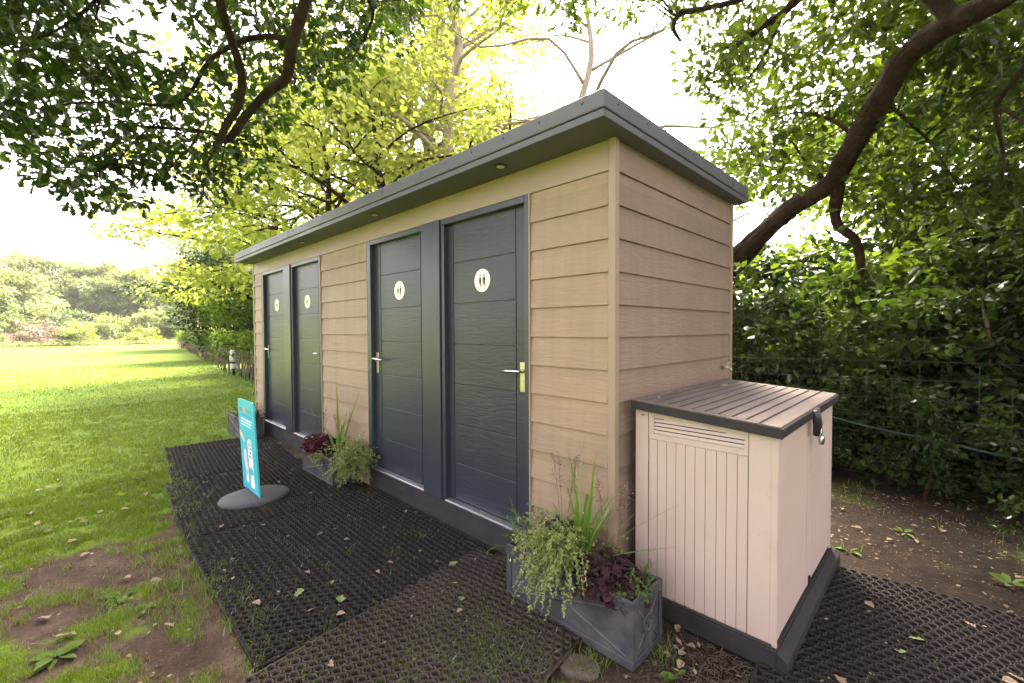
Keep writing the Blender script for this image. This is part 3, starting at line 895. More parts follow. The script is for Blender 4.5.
# ------------------------------------------------------------------ rubber ring mats
def ring_mat(name, x0, x1, y0, y1, pitch, material, label, ang=0.0, centre=None, z=0.004, rows_along='x'):
    """moulded ring mat: staggered rings with raised rims joined by webs"""
    cx, cy = ((x0 + x1) / 2, (y0 + y1) / 2)
    W, H = x1 - x0, y1 - y0
    a = pitch
    b = pitch * 0.86
    seg = 12
    prof = [(0.35, 0.000), (0.36, 0.013), (0.395, 0.0195), (0.46, 0.0215), (0.515, 0.017), (0.54, 0.004)]
    nx, ny = int(W / a), int(H / b)
    P = []
    for j in range(ny):
        for i in range(nx - (j % 2)):
            P.append(((i + 0.5 + 0.5 * (j % 2)) * W / nx - W / 2, (j + 0.5) * H / ny - H / 2))
    P = np.array(P)
    N = len(P)
    ang_k = np.arange(seg) * 2 * math.pi / seg + 0.3
    hz = rng.normal(0, 0.0016, N)
    V = np.empty((N, len(prof), seg, 3))
    for i, (r, h) in enumerate(prof):
        V[:, i, :, 0] = P[:, 0:1] + (r * a * np.cos(ang_k))[None]
        V[:, i, :, 1] = P[:, 1:2] + (r * a * np.sin(ang_k))[None] * 0.92
        V[:, i, :, 2] = h + hz[:, None] * (h > 0.01) + 0.0003 * rng.random((N, 1))
    # gentle waviness of the whole mat
    V[..., 2] += 0.013 * (fbm(V[..., 0] * 1.7 + 5, V[..., 1] * 1.7 + cx, 3, 2) - 0.4)
    m = len(prof) * seg
    q = []
    for i in range(len(prof) - 1):
        for k in range(seg):
            k2 = (k + 1) % seg
            q.append([i * seg + k, i * seg + k2, (i + 1) * seg + k2, (i + 1) * seg + k])
    q = np.array(q)
    loops = (np.arange(N)[:, None, None] * m + q[None]).ravel()
    nf = N * len(q)
    me = bpy.data.meshes.new(name)
    Vf = V.reshape(-1, 3)
    # rim strip round the mat
    rim = []
    for (ax0, ax1, ay0, ay1) in ((-W / 2 - .008, W / 2 + .008, -H / 2 - .008, -H / 2 + .004), (-W / 2 - .008, W / 2 + .008, H / 2 - .004, H / 2 + .008),
                                 (-W / 2 - .008, -W / 2 + .004, -H / 2 + .0045, H / 2 - .0045), (W / 2 - .004, W / 2 + .008, -H / 2 + .0045, H / 2 - .0045)):
        rim.append([(ax0, ay0, -.003), (ax1, ay0, -.003), (ax1, ay1, -.003), (ax0, ay1, -.003), (ax0, ay0, .0105), (ax1, ay0, .0105), (ax1, ay1, .0105), (ax0, ay1, .0105)])
    rim.append([(-W / 2, -H / 2, -.004), (W / 2, -H / 2, -.004), (W / 2, H / 2, -.004), (-W / 2, H / 2, -.004), (-W / 2, -H / 2, .0015), (W / 2, -H / 2, .0015), (W / 2, H / 2, .0015), (-W / 2, H / 2, .0015)])
    rimv = np.array(rim).reshape(-1, 3)
    bq = np.array([(0, 3, 2, 1), (4, 5, 6, 7), (0, 1, 5, 4), (1, 2, 6, 5), (2, 3, 7, 6), (3, 0, 4, 7)])
    rl = (len(Vf) + np.arange(5)[:, None, None] * 8 + bq[None]).ravel()
    allv = np.concatenate([Vf, rimv])
    alll = np.concatenate([loops, rl])
    tot = np.full(len(alll) // 4, 4)
    fill_mesh(me, allv, alll, np.arange(len(tot)) * 4, tot, True)
    me.materials.append(material)
    o = bpy.data.objects.new(name, me)
    COL.objects.link(o)
    o.location = (cx, cy, z)
    o.rotation_euler = (0, 0, ang)
    return tag(o, label, 'rubber mat', 'black rubber ring mats round the cabin')

ring_mat('rubber_mat', -0.915, 0.055, -1.46, -0.05, 0.047, M['rubber_worn'], 'worn brownish rubber ring mat with grass in it in front of the nearest planter', R(6.0), z=0.010)
ring_mat('rubber_mat', -2.475, -0.90, -1.435, -0.03, 0.047, M['rubber'], 'black rubber ring mat laid before the nearer pair of doors', R(0.0))
ring_mat('rubber_mat', -4.02, -2.49, -1.395, -0.09, 0.047, M['rubber'], 'black rubber ring mat under the teal notice board', R(-3.0))
ring_mat('rubber_mat', -5.62, -4.035, -1.22, -0.11, 0.047, M['rubber'], 'black rubber ring mat before the far pair of doors, next to the lawn', R(-5.0))
ring_mat('rubber_mat', 0.62, 2.12, -0.20, 1.34, 0.047, M['rubber'], 'black rubber ring mat in front of the storage box, beside the bare earth', R(5.0))

# ------------------------------------------------------------------ ground
def axis_steps(lo, hi, fine_lo, fine_hi, step):
    a = list(np.arange(fine_lo, fine_hi + 1e-6, step))
    s, x = step, fine_hi
    while x < hi:
        s *= 1.22
        x += s
        a.append(min(x, hi))
    s, x = step, fine_lo
    while x > lo:
        s *= 1.22
        x -= s
        a.insert(0, max(x, lo))
    return np.array(a)

def cover(x, y):
    """share of the ground hidden by grass, 0 bare earth to 1 turf"""
    n = fbm(x * 1.6 + 20, y * 3.0 + 40, 5, 5)
    n2 = fbm(x * 5 + 3, y * 7 + 9, 6, 3)
    d = np.hypot((x + 1.15) * 0.62, (y + 1.9) * 1.0)
    g = np.clip((d - 0.35) / 1.55, 0, 1)
    c = np.clip(g * 1.45 + (n - 0.5) * 2.4 + (n2 - 0.5) * 1.8 - 0.10, 0, 1)
    far = np.clip((-x - 3.4) / 1.5, 0, 1)
    c = np.maximum(c, far * np.clip(0.75 + (n - 0.35) * 2, 0, 1))
    c = np.where(-x > 6.5, 1.0, c)
    ym = np.interp(x, [-5.7, -4.0, -2.5, 0.1], [-1.17, -1.30, -1.41, -1.42])
    edge = (x > -5.66) & (x < 2.3) & (y > ym) & (y < 1.8)
    near_mat = np.clip((ym + 0.06 - y) / 0.06, 0, 1)
    c = np.where(edge & (x < 0.1), np.maximum(c * near_mat, np.clip((n2 - 0.52) * 1.6, 0, .35)), c)
    right = (x > 0.05) & (y > -1.6)
    rn = np.clip((n - 0.5) * 1.5 + np.clip((x - 1.3) * 0.7, 0, .5) * np.clip((y - 1.3), 0, 1), 0, 0.6)
    c = np.where(right, rn, c)
    behind = (y > 1.75) & (x > -7)
    c = np.where(behind & ~right, np.clip((n - 0.45), 0, .3), c)
    woods = (y > 2.6 + 0.07 * np.clip(-x - 10, 0, 60)) & (x > -62)
    c = np.where(woods, np.clip(n - 0.3, 0, .4), c)
    return c

gx = axis_steps(-420, 420, -5.5, 2.6, 0.055)
gy = axis_steps(-420, 420, -3.2, 3.6, 0.055)
X, Y = np.meshgrid(gx, gy, indexing='ij')
near = np.exp(-(np.maximum(np.abs(X + 1.5) - 5, 0) / 6) ** 2 - (np.maximum(np.abs(Y) - 3, 0) / 6) ** 2)
cov = cover(X, Y)
undermat = ((X > -5.75) & (X < 0.2) & (Y > -1.6) & (Y < 1.8)) | ((X > 0.0) & (X < 2.3) & (Y > -0.4) & (Y < 1.6))
Zg = -0.004 + near * np.where(undermat, -0.004, 0.03 * (fbm(X * 1.3, Y * 1.3, 8, 4) - 0.5) + 0.012 * (fbm(X * 6, Y * 6, 9, 3) - 0.5) + 0.012 * cov)
me = bpy.data.meshes.new('ground')
nxg, nyg = X.shape
idx = np.arange(nxg * nyg).reshape(nxg, nyg)
qd = np.stack([idx[:-1, :-1], idx[1:, :-1], idx[1:, 1:], idx[:-1, 1:]], -1).reshape(-1, 4)
fill_mesh(me, np.stack([X, Y, Zg], -1).reshape(-1, 3), qd.ravel(), np.arange(len(qd)) * 4, np.full(len(qd), 4), True)
att = me.attributes.new('cover', 'FLOAT', 'POINT')
att.data.foreach_set('value', cov.ravel().astype(np.float32))
# canopy shade painted into the earth colour, with dark leaf mould; ragged edge
mould_shade_mask = np.clip(((Y - 0.6) * 2.2 + (fbm(X * 1.1, Y * 1.1, 23, 4) - 0.5) * 2.2) * (X > -7) + 0.0, 0, 1) * np.clip(X + 7, 0, 1)
mould_shade_mask = np.maximum(mould_shade_mask, np.clip((X - 0.1) * 2, 0, 1) * np.clip(1 - np.abs(Y) * 1.2, 0, 1) * 0.9)
att = me.attributes.new('mould_shade', 'FLOAT', 'POINT')
att.data.foreach_set('value', mould_shade_mask.ravel().astype(np.float32))

m, nt, out = new_mat('turf_and_earth')
L = nt.links
p = nd(nt, 'ShaderNodeBsdfPrincipled')
p.inputs['Roughness'].default_value = 0.95
p.inputs['Specular IOR Level'].default_value = 0.15
L.new(p.outputs[0], out.inputs[0])
tc = nd(nt, 'ShaderNodeTexCoord')
at_ = nd(nt, 'ShaderNodeAttribute', attribute_name='cover')
def noise(scale, detail=6, rough=0.65):
    n = nd(nt, 'ShaderNodeTexNoise')
    n.inputs['Scale'].default_value = scale
    n.inputs['Detail'].default_value = detail
    n.inputs['Roughness'].default_value = rough
    L.new(tc.outputs['Object'], n.inputs['Vector'])
    return n.outputs['Fac']
earth = ramp(nt, noise(4.5, 9, 0.7), [(0.25, (0.028, 0.018, 0.012)), (0.5, (0.066, 0.044, 0.031)), (0.75, (0.15, 0.108, 0.082))])
grit = ramp(nt, noise(75, 6, 0.75), [(0.3, (0.4, 0.4, 0.4)), (0.7, (1.3, 1.25, 1.2))])
mxg = nd(nt, 'ShaderNodeMixRGB', blend_type='MULTIPLY')
mxg.inputs[0].default_value = 1
L.new(earth, mxg.inputs[1]); L.new(grit, mxg.inputs[2])
turf = ramp(nt, noise(0.55, 8, 0.7), [(0.25, (0.065, 0.11, 0.008)), (0.5, (0.095, 0.148, 0.012)), (0.75, (0.14, 0.182, 0.02))])
fine = ramp(nt, noise(45, 5, 0.75), [(0.3, (0.6, 0.62, 0.6)), (0.7, (1.2, 1.2, 1.15))])
mxt = nd(nt, 'ShaderNodeMixRGB', blend_type='MULTIPLY')
mxt.inputs[0].default_value = 0.9
L.new(turf, mxt.inputs[1]); L.new(fine, mxt.inputs[2])
ad = nd(nt, 'ShaderNodeMath', operation='MULTIPLY_ADD')
L.new(noise(28, 6, 0.75), ad.inputs[0]); ad.inputs[1].default_value = 0.9
sb = nd(nt, 'ShaderNodeMath', operation='SUBTRACT')
L.new(at_.outputs['Fac'], sb.inputs[0]); sb.inputs[1].default_value = 0.45
L.new(sb.outputs[0], ad.inputs[2])
mk = ramp(nt, ad.outputs[0], [(0.34, (0, 0, 0)), (0.70, (1, 1, 1))])
mx = nd(nt, 'ShaderNodeMixRGB')
hat = nd(nt, 'ShaderNodeAttribute', attribute_name='mould_shade')
shaded_mould = ramp(nt, noise(9, 8, 0.7), [(0.3, (0.009, 0.006, 0.004)), (0.55, (0.022, 0.014, 0.0095)), (0.8, (0.055, 0.036, 0.025))])  # earth tone darkened for leaf mould and painted canopy shade
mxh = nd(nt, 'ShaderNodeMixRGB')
L.new(hat.outputs['Fac'], mxh.inputs[0]); L.new(mxg.outputs[0], mxh.inputs[1]); L.new(shaded_mould, mxh.inputs[2])
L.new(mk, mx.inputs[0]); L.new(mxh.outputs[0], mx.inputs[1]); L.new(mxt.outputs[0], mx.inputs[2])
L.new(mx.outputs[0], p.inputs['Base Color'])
bp = nd(nt, 'ShaderNodeBump')
bp.inputs['Strength'].default_value = 0.9
bp.inputs['Distance'].default_value = 0.03
L.new(noise(30, 9, 0.7), bp.inputs['Height'])
L.new(bp.outputs[0], p.inputs['Normal'])
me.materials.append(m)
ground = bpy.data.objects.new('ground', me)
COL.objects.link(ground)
kind(ground, 'structure')

def ground_z(x, y):
    ix = np.clip(np.searchsorted(gx, x) - 1, 0, len(gx) - 1)
    iy = np.clip(np.searchsorted(gy, y) - 1, 0, len(gy) - 1)
    return Zg[ix, iy]

# ------------------------------------------------------------------ grass blades
def in_boxes(x, y):
    return (((x > -6.2) & (x < 0.02) & (y > -0.02) & (y < 1.8)) | ((x > 0.02) & (x < 0.81) & (y > 0.09) & (y < 1.42)) |
            ((x > -0.51) & (x < 0.3) & (y > -0.33) & (y < -0.02)) | ((x > -3.6) & (x < -2.8) & (y > -0.31) & (y < -0.02)) | ((x > -6.2) & (x < -5.35) & (y > -0.42) & (y < -0.08)))
def blades(px, py, h, w, lean):
    N = len(px)
    z = ground_z(px, py)
    a = rng.uniform(0, 2 * math.pi, N)
    b = rng.uniform(0, 2 * math.pi, N)
    le = lean * h * rng.uniform(0.2, 1.2, N)
    dx, dy = np.cos(a) * w / 2, np.sin(a) * w / 2
    lx, ly = np.cos(b) * le, np.sin(b) * le
    V = np.empty((N, 5, 3))
    V[:, 0] = np.stack([px - dx, py - dy, z - 0.004], -1)
    V[:, 1] = np.stack([px + dx, py + dy, z - 0.004], -1)
    V[:, 2] = np.stack([px + lx * 0.35 + dx * 0.75, py + ly * 0.35 + dy * 0.75, z + h * 0.6], -1)
    V[:, 3] = np.stack([px + lx * 0.35 - dx * 0.75, py + ly * 0.35 - dy * 0.75, z + h * 0.6], -1)
    V[:, 4] = np.stack([px + lx, py + ly, z + h], -1)
    return V
Vs = []
camxy = np.array([1.219, -1.989])
def sow(n, xa, xb, ya, yb, hmin, hmax, w, keep_pow=1.0, clear=True, far_thin=None):
    px, py = rng.uniform(xa, xb, n), rng.uniform(ya, yb, n)
    k = rng.random(n) < cover(px, py) ** keep_pow
    tuft = fbm(px * 9, py * 9, 15, 2)
    k &= rng.random(n) < np.clip((tuft - 0.25) * 3, 0, 1)
    if clear:
        k &= ~in_boxes(px, py)
    if far_thin:
        dist = np.hypot(px - camxy[0], py - camxy[1])
        k &= rng.random(n) < np.clip(far_thin / dist, 0, 1) ** 1.3
    px, py = px[k], py[k]
    h = rng.uniform(hmin, hmax, len(px)) * (0.6 + 0.8 * tuft[k])
    dist = np.hypot(px - camxy[0], py - camxy[1])
    Vs.append(blades(px, py, h, w * np.clip(dist / 4, 1, 5), 0.7))
sow(260000, -4.6, 0.3, -3.4, -1.30, 0.015, 0.04, 0.0032, 1.3)
sow(170000, -10.5, -4.4, -5.5, 2.2, 0.02, 0.04, 0.0035, 1.0, far_thin=6)
sow(90000, -24, -9.5, -13, 2.3, 0.025, 0.045, 0.004, 1.0, far_thin=9)
sow(26000, -2.4, 0.1, -1.5, -0.3, 0.02, 0.05, 0.0032, 1.6)
sow(16000, -5.7, -2.4, -1.4, -0.1, 0.02, 0.04, 0.0032, 1.9)
sow(6000, 0.05, 2.3, -0.8, 3.2, 0.02, 0.07, 0.004, 1.5)
V = np.concatenate(Vs)
# tufts in the worn corner of the near mat and round the planter foot
tx = np.concatenate([rng.normal(c[0], c[2], c[3]) for c in ((-0.35, -0.75, 0.16, 500), (-0.15, -0.62, 0.1, 300), (0.12, -0.42, 0.05, 120), (0.33, -0.12, 0.04, 90), (-0.75, -1.15, 0.12, 200), (-2.35, -1.55, 0.09, 260), (-1.95, -1.6, 0.07, 200))])
ty = np.concatenate([rng.normal(c[1], c[2], c[3]) for c in ((-0.35, -0.75, 0.16, 500), (-0.15, -0.62, 0.1, 300), (0.12, -0.42, 0.05, 120), (0.33, -0.12, 0.04, 90), (-0.75, -1.15, 0.12, 200), (-2.35, -1.55, 0.09, 260), (-1.95, -1.6, 0.07, 200))])
gg = np.random.default_rng(17)
for _ in range(150):        # seedlings and small tufts that have come up through the holes
    c = (gg.uniform(-5.5, 0.0), gg.uniform(-1.42, -0.12))
    nb = int(gg.uniform(4, 26))
    tx = np.append(tx, gg.normal(c[0], 0.045, nb))
    ty = np.append(ty, gg.normal(c[1], 0.035, nb))
for _ in range(120):
    c = (gg.normal(-0.30, 0.24), gg.normal(-0.85, 0.25))
    nb = int(gg.uniform(6, 30))
    tx = np.append(tx, gg.normal(c[0], 0.04, nb))
    ty = np.append(ty, gg.normal(c[1], 0.03, nb))
for _ in range(40):         # turf creeping over the edge of the mats
    c0 = gg.uniform(-5.6, -0.8)
    c = (c0, np.interp(c0, [-5.7, -4.0, -2.5, 0.1], [-1.17, -1.30, -1.41, -1.42]) + gg.uniform(-0.05, 0.10))
    nb = int(gg.uniform(15, 60))
    tx = np.append(tx, gg.normal(c[0], 0.07, nb))
    ty = np.append(ty, gg.normal(c[1], 0.03, nb))
k = ~in_boxes(tx, ty)
V = np.concatenate([V, blades(tx[k], ty[k], rng.uniform(0.03, 0.065, k.sum()), 0.004, 0.9)])
N = len(V)
me = bpy.data.meshes.new('grass')
lp = (np.arange(N)[:, None] * 5 + np.array([0, 1, 2, 3, 3, 2, 4])[None]).ravel()
tot = np.tile([4, 3], N)
fill_mesh(me, V.reshape(-1, 3), lp, np.concatenate([[0], np.cumsum(tot)[:-1]]), tot)
me.materials.append(M['grass'])
grass = bpy.data.objects.new('grass', me)
COL.objects.link(grass)
kind(grass, 'stuff')
grass['label'] = 'short green grass of the lawn thinning out towards the mats'

# ------------------------------------------------------------------ fallen leaves
def leaf_object(name, template, n_w, material, curl):
    uv, faces = TEMPL[template]
    vs = [(u - 0.5, v * n_w, 0.10 + curl * abs(v) * 1.6 + curl * 0.5 * (u - 0.5) ** 2 * 2 + 0.06 * math.sin(5 * u + 7 * v)) for u, v in uv]
    me = bpy.data.meshes.new(name)
    me.from_pydata(vs, [], faces)
    me.materials.append(material)
    return me
LM = [leaf_object('fallen_leaf', 'oak', 1.1, M['dead_leaf'], 0.35), leaf_object('fallen_leaf', 'ovate', 1.0, M['dead_leaf'], 0.6),
      leaf_object('fallen_leaf', 'oak', 1.2, M['green_dead'], 0.25), leaf_object('fallen_leaf', 'sliver', 1.5, M['dead_leaf'], 0.7)]
def drop(x, y, z, me, s, label, cat='leaf', group=None, rz=None, name='fallen_leaf'):
    o = bpy.data.objects.new(name, me)
    COL.objects.link(o)
    o.location = (x, y, z)
    o.scale = (s, s, s)
    o.rotation_euler = (rnd.uniform(-0.25, 0.25), rnd.uniform(-0.25, 0.25), rnd.uniform(0, 6.28) if rz is None else rz)
    tag(o, label, cat, group)
    return o
spots = [(-1.90, -0.78), (-1.72, -0.66), (-2.35, -1.02), (-1.2, -0.6), (-1.15, -0.72), (-0.93, -1.02), (-1.12, -1.14), (-1.5, -1.0), (-2.1, -0.5), (-1.65, -0.35), (-1.4, -0.2), (-2.8, -0.5),
         (-3.3, -0.55), (-2.6, -1.2), (-0.72, -0.82), (-0.6, -0.98), (-0.85, -0.7), (-0.5, -0.6), (-0.78, -0.42), (-1.05, -0.42), (-2.0, -1.25), (-1.35, -1.3), (-4.0, -0.7), (-4.6, -0.5), (-3.8, -1.1),
         (-1.85, -0.15), (-1.75, -0.1), (-0.9, -0.18), (-2.9, -0.95), (-3.5, -0.4), (-1.25, -0.95), (-0.35, -1.1), (-0.62, -1.25)]
for i, (x, y) in enumerate(spots):
    drop(x + rnd.uniform(-.04, .04), y + rnd.uniform(-.04, .04), 0.022, LM[[0, 1, 3, 1][i % 4]], rnd.uniform(0.022, 0.06),
         'dry curled brown leaf lying on the black mats before the doors', group='dry leaves on the mats before the doors')
for i in range(26):
    x, y = rnd.uniform(-5.0, -0.9), rnd.uniform(-2.4, -1.5)
    drop(x, y, float(ground_z(x, y)) + 0.006, LM[i % 2], rnd.uniform(0.05, 0.085), 'dry brown leaf lying on the worn grass beside the mats', group='dry leaves on the worn grass')
for i in range(16):
    x, y = rnd.uniform(0.9, 1.9), rnd.uniform(-0.05, 1.35)
    drop(x, y, 0.022, LM[(0, 1, 2)[i % 3]], rnd.uniform(0.04, 0.07), 'small leaf lying on the rubber mat in front of the storage box', group='leaves on the mat by the storage box')
for i in range(22):
    x, y = rnd.uniform(0.6, 2.6), rnd.uniform(1.6, 3.2)
    drop(x, y, float(ground_z(x, y)) + 0.006, LM[i % 2], rnd.uniform(0.035, 0.06), 'dry leaf lying on the bare earth below the wire fence', group='dry leaves on the bare earth by the fence')
for i in range(16):
    x, y = rnd.uniform(0.29, 0.62), rnd.uniform(-0.2, 0.09)
    drop(x, y, float(ground_z(x, y)) + 0.008, LM[(3, 1, 3)[i % 3]], rnd.uniform(0.03, 0.055), 'dead leaf in the litter between the nearest planter and the storage box', group='leaf litter beside the storage box')
for x, y, s in ((-1.08, -0.98, 0.085), (-0.93, -0.33, 0.06), (-1.3, -1.12, 0.07), (-0.62, -0.52, 0.06)):
    drop(x, y, 0.022, LM[2], s, 'pale green fallen leaf lying on the mats before the doors', group='green leaves on the mats')
yl = drop(0.20, 1.0, lid_z(0.20 + OX) + 0.004, leaf_object('fallen_leaf', 'ovate', 0.9, M['yellow_leaf'], 0.4), 0.045, 'small yellow leaf lying on the slatted lid of the storage box')
for x, y in ((0.11, 0.33), (0.10, 0.42), (0.13, 0.48), (0.115, 0.62), (0.14, 0.22), (0.10, 0.55)):
    drop(x, y, lid_z(x + OX) + 0.005, LM[1], 0.03, 'scrap of dead leaf on the lid edge against the cabin wall', group='scraps of leaf on the box lid')

# wood chips and dead stalks in the soil between planter and box
mb = MB()
for i in range(700):
    x, y = rnd.uniform(0.29, 0.75), rnd.uniform(-0.28, 0.10)
    if y > 0.095 or (x < 0.30 and y < -0.03):
        continue
    a, l = rnd.uniform(0, 6.28), rnd.uniform(0.015, 0.06)
    z = float(ground_z(x, y)) + 0.004
    mb.tube([(x, y, z), (x + math.cos(a) * l / 2, y + math.sin(a) * l / 2, z + rnd.uniform(0, 0.012)), (x + math.cos(a) * l, y + math.sin(a) * l, z)], rnd.uniform(0.001, 0.003), 4)
ch = mb.build('bark_chips', M['chips'])
kind(ch, 'stuff')
ch['label'] = 'brown bark chips on the soil between planter and storage box'

# crumbs of dry leaf and twig over the mats and the bare earth
g = np.random.default_rng(19)
n = 5200
px, py = g.uniform(-5.6, 2.1, n), g.uniform(-2.8, 3.1, n)
px2, py2 = g.uniform(0.2, 2.6, 1500), g.uniform(1.4, 3.3, 1500)
px, py = np.append(px, px2), np.append(py, py2)
onmat = ((px < 0.05) & (py > -1.42) & (py < -0.04)) | ((px > 0.8) & (py > -0.1) & (py < 1.3))
k = (~in_boxes(px, py)) & ~((px < 0.02) & (py > -0.04) & (py < 1.9)) & (onmat & (g.random(len(px)) < 0.5) | ~onmat & (cover(px, py) < 0.6))
px, py, onmat = px[k], py[k], onmat[k]
pz = np.where(onmat, 0.0215, ground_z(px, py) + 0.003)
a = g.uniform(0, 6.28, len(px))
ax = np.stack([np.cos(a), np.sin(a), g.normal(0, 0.15, len(px))], -1)
lo = leaves('leaf_litter', np.stack([px, py, pz], -1), ax, np.stack([g.normal(0, .3, len(px)), g.normal(0, .3, len(px)), np.ones(len(px))], -1), 0.006 + 0.024 * g.random(len(px)) ** 3, 'ovate', M['litter'], droop=0.0)
kind(lo, 'stuff')
lo['label'] = 'crumbs of dry leaf and twig scattered over mats and earth'

# small stones and clods on the bare earth
n = 9000
px = np.append(g.uniform(-4.2, 0.2, n), g.uniform(0.2, 2.6, 2500))
py = np.append(g.uniform(-3.0, -1.3, n), g.uniform(1.3, 3.3, 2500))
k = (~in_boxes(px, py)) & (cover(px, py) < 0.42) & ~((px < 0.06) & (py > np.interp(px, [-5.7, -4.0, -2.5, 0.1], [-1.20, -1.33, -1.45, -1.48]))) & (fbm(px * 4, py * 4, 33, 3) > 0.45)
px, py = px[k], py[k]
s = 0.0022 + 0.007 * g.random(len(px)) ** 4
oct_v = np.array([(1, 0, 0), (-1, 0, 0), (0, 1, 0), (0, -1, 0), (0, 0, .7), (0, 0, -.7)], float)
oct_f = np.array([(0, 2, 4), (2, 1, 4), (1, 3, 4), (3, 0, 4), (2, 0, 5), (1, 2, 5), (3, 1, 5), (0, 3, 5)])
PV = np.stack([px, py, ground_z(px, py) + s * 0.3], -1)[:, None] + oct_v[None] * s[:, None, None] * g.uniform(0.6, 1.3, (len(px), 6, 1))
me = bpy.data.meshes.new('pebbles')
lp = (np.arange(len(px))[:, None, None] * 6 + oct_f[None]).ravel()
fill_mesh(me, PV.reshape(-1, 3), lp, np.arange(len(lp) // 3) * 3, np.full(len(lp) // 3, 3))
me.materials.append(mat('earth_clods', (0.05, 0.034, 0.024), (0.13, 0.095, 0.07), 0.95, (40, 40, 40), spec=0.1))
po = bpy.data.objects.new('pebbles', me)
COL.objects.link(po)
kind(po, 'stuff')
po['label'] = 'small stones and clods scattered on the bare earth'

# flat stones at the foot of the planter
def stone(name, cx, cy, w, d, h, rz, label):
    mb = MB()
    n = 12
    P = []
    for k in range(n):
        a = 2 * math.pi * k / n
        q = (abs(math.cos(a)) ** 4 + abs(math.sin(a)) ** 4) ** -0.25
        P.append((math.cos(a) * w / 2 * q * rnd.uniform(.9, 1.05), math.sin(a) * d / 2 * q * rnd.uniform(.9, 1.05)))
    vs, fs = [], []
    for s, z in ((1.0, -0.02), (1.0, h * .6), (0.93, h * .95), (0.6, h)):
        vs += [(x * s, y * s, z + rnd.uniform(-.002, .002)) for x, y in P]
    for r in range(3):
        for k in range(n):
            fs.append((r * n + k, r * n + (k + 1) % n, (r + 1) * n + (k + 1) % n, (r + 1) * n + k))
    fs.append(tuple(3 * n + k for k in range(n)))
    mb.add(vs, fs, 0, True)
    o = mb.build(name, M['stone'])
    o.location = (cx, cy, 0.0)
    o.rotation_euler = (0, 0, rz)
    tag(o, label, 'stone')
stone('flat_stone', 0.10, -0.44, 0.17, 0.13, 0.010, 0.5, 'flat brown stone lying at the corner of the nearest planter')

# ------------------------------------------------------------------ planters
def planter(loc, L_, D, H, label, rz=0.0, t=0.016):
    o = thing('planter', label, 'planter', loc, rz, 'faux lead planters along the cabin')
    mb = MB()
    x, y = L_ / 2, D / 2
    e = 0.006
    xi, yi = x - t, y - t
    outer = [(-x + e, -y + e), (x - e, -y + e), (x - e, y - e), (-x + e, y - e)]
    vs = []
    for (s, z) in ((1.0, 0.0), (1.0, H)):
        vs += [(a, b, z) for a, b in outer]
    vs += [(-xi, -yi, H), (xi, -yi, H), (xi, yi, H), (-xi, yi, H), (-xi, -yi, H - 0.06), (xi, -yi, H - 0.06), (xi, yi, H - 0.06), (-xi, yi, H - 0.06)]
    fs = [(3, 2, 1, 0)]
    for b in (0, 4, 8):
        for k in range(4):
            fs.append((b + k, b + (k + 1) % 4, b + 4 + (k + 1) % 4, b + 4 + k))
    mb.add(vs, fs)
    # raised borders and crossed ribs on each face
    def bar(p, q, r=0.006, w=0.011):
        p, q = Vector(p), Vector(q)
        mb.tube([p, q], [w, w], 6)
    for s in (-1, 1):
        f = s * (y - e + 0.001)
        for z in (0.022, H - 0.02):
            mb.box(-x, x, min(f, s * y), max(f, s * y), z - 0.02, z + 0.02)
        for xx in (-x + 0.018, x - 0.018):
            mb.box(xx - 0.018, xx + 0.018, min(f, s * (y - 0.0008)), max(f, s * (y - 0.0008)), 0.043, H - 0.041)
        g = s * (y - e - 0.004)
        mb.tube([(-x + 0.035, g, 0.045), (0, g, H / 2), (x - 0.035, g, H - 0.043)], 0.009, 6)
        mb.tube([(-x + 0.035, g, H - 0.043), (0, g, H / 2), (x - 0.035, g, 0.045)], 0.009, 6)
        f = s * (x - e + 0.001)
        for z in (0.022, H - 0.02):
            mb.box(min(f, s * x), max(f, s * x), -y + 0.001, y - 0.001, z - 0.019, z + 0.019)
        for yy in (-y + 0.017, y - 0.017):
            mb.box(min(f, s * (x - 0.0008)), max(f, s * (x - 0.0008)), yy - 0.016, yy + 0.016, 0.042, H - 0.040)
        g = s * (x - e - 0.003)
        mb.tube([(g, -y + 0.034, 0.042), (g, 0, H / 2), (g, y - 0.034, H - 0.04)], 0.008, 6)
        mb.tube([(g, -y + 0.034, H - 0.04), (g, 0, H / 2), (g, y - 0.034, 0.042)], 0.008, 6)
        ring = [(g + s * 0.003, 0.036 * math.cos(2 * math.pi * k / 20), H / 2 + 0.036 * math.sin(2 * math.pi * k / 20)) for k in range(21)]
        mb.tube(ring, 0.007, 6)
    mb.build('trough', M['lead'], o, 0.002, 1)
    n = 14
    vs, fs = [], []
    for i in range(n + 1):
        for j in range(7):
            vs.append((-xi + 0.001 + 2 * (xi - 0.001) * i / n, -yi + 0.001 + 2 * (yi - 0.001) * j / 6, H - 0.035 + rnd.uniform(-.008, .008)))
    for i in range(n):
        for j in range(6):
            fs.append((i * 7 + j, (i + 1) * 7 + j, (i + 1) * 7 + j + 1, i * 7 + j + 1))
    mb = MB()
    mb.add(vs, fs, 0, True)
    mb.build('soil', M['soil'], o)
    return o

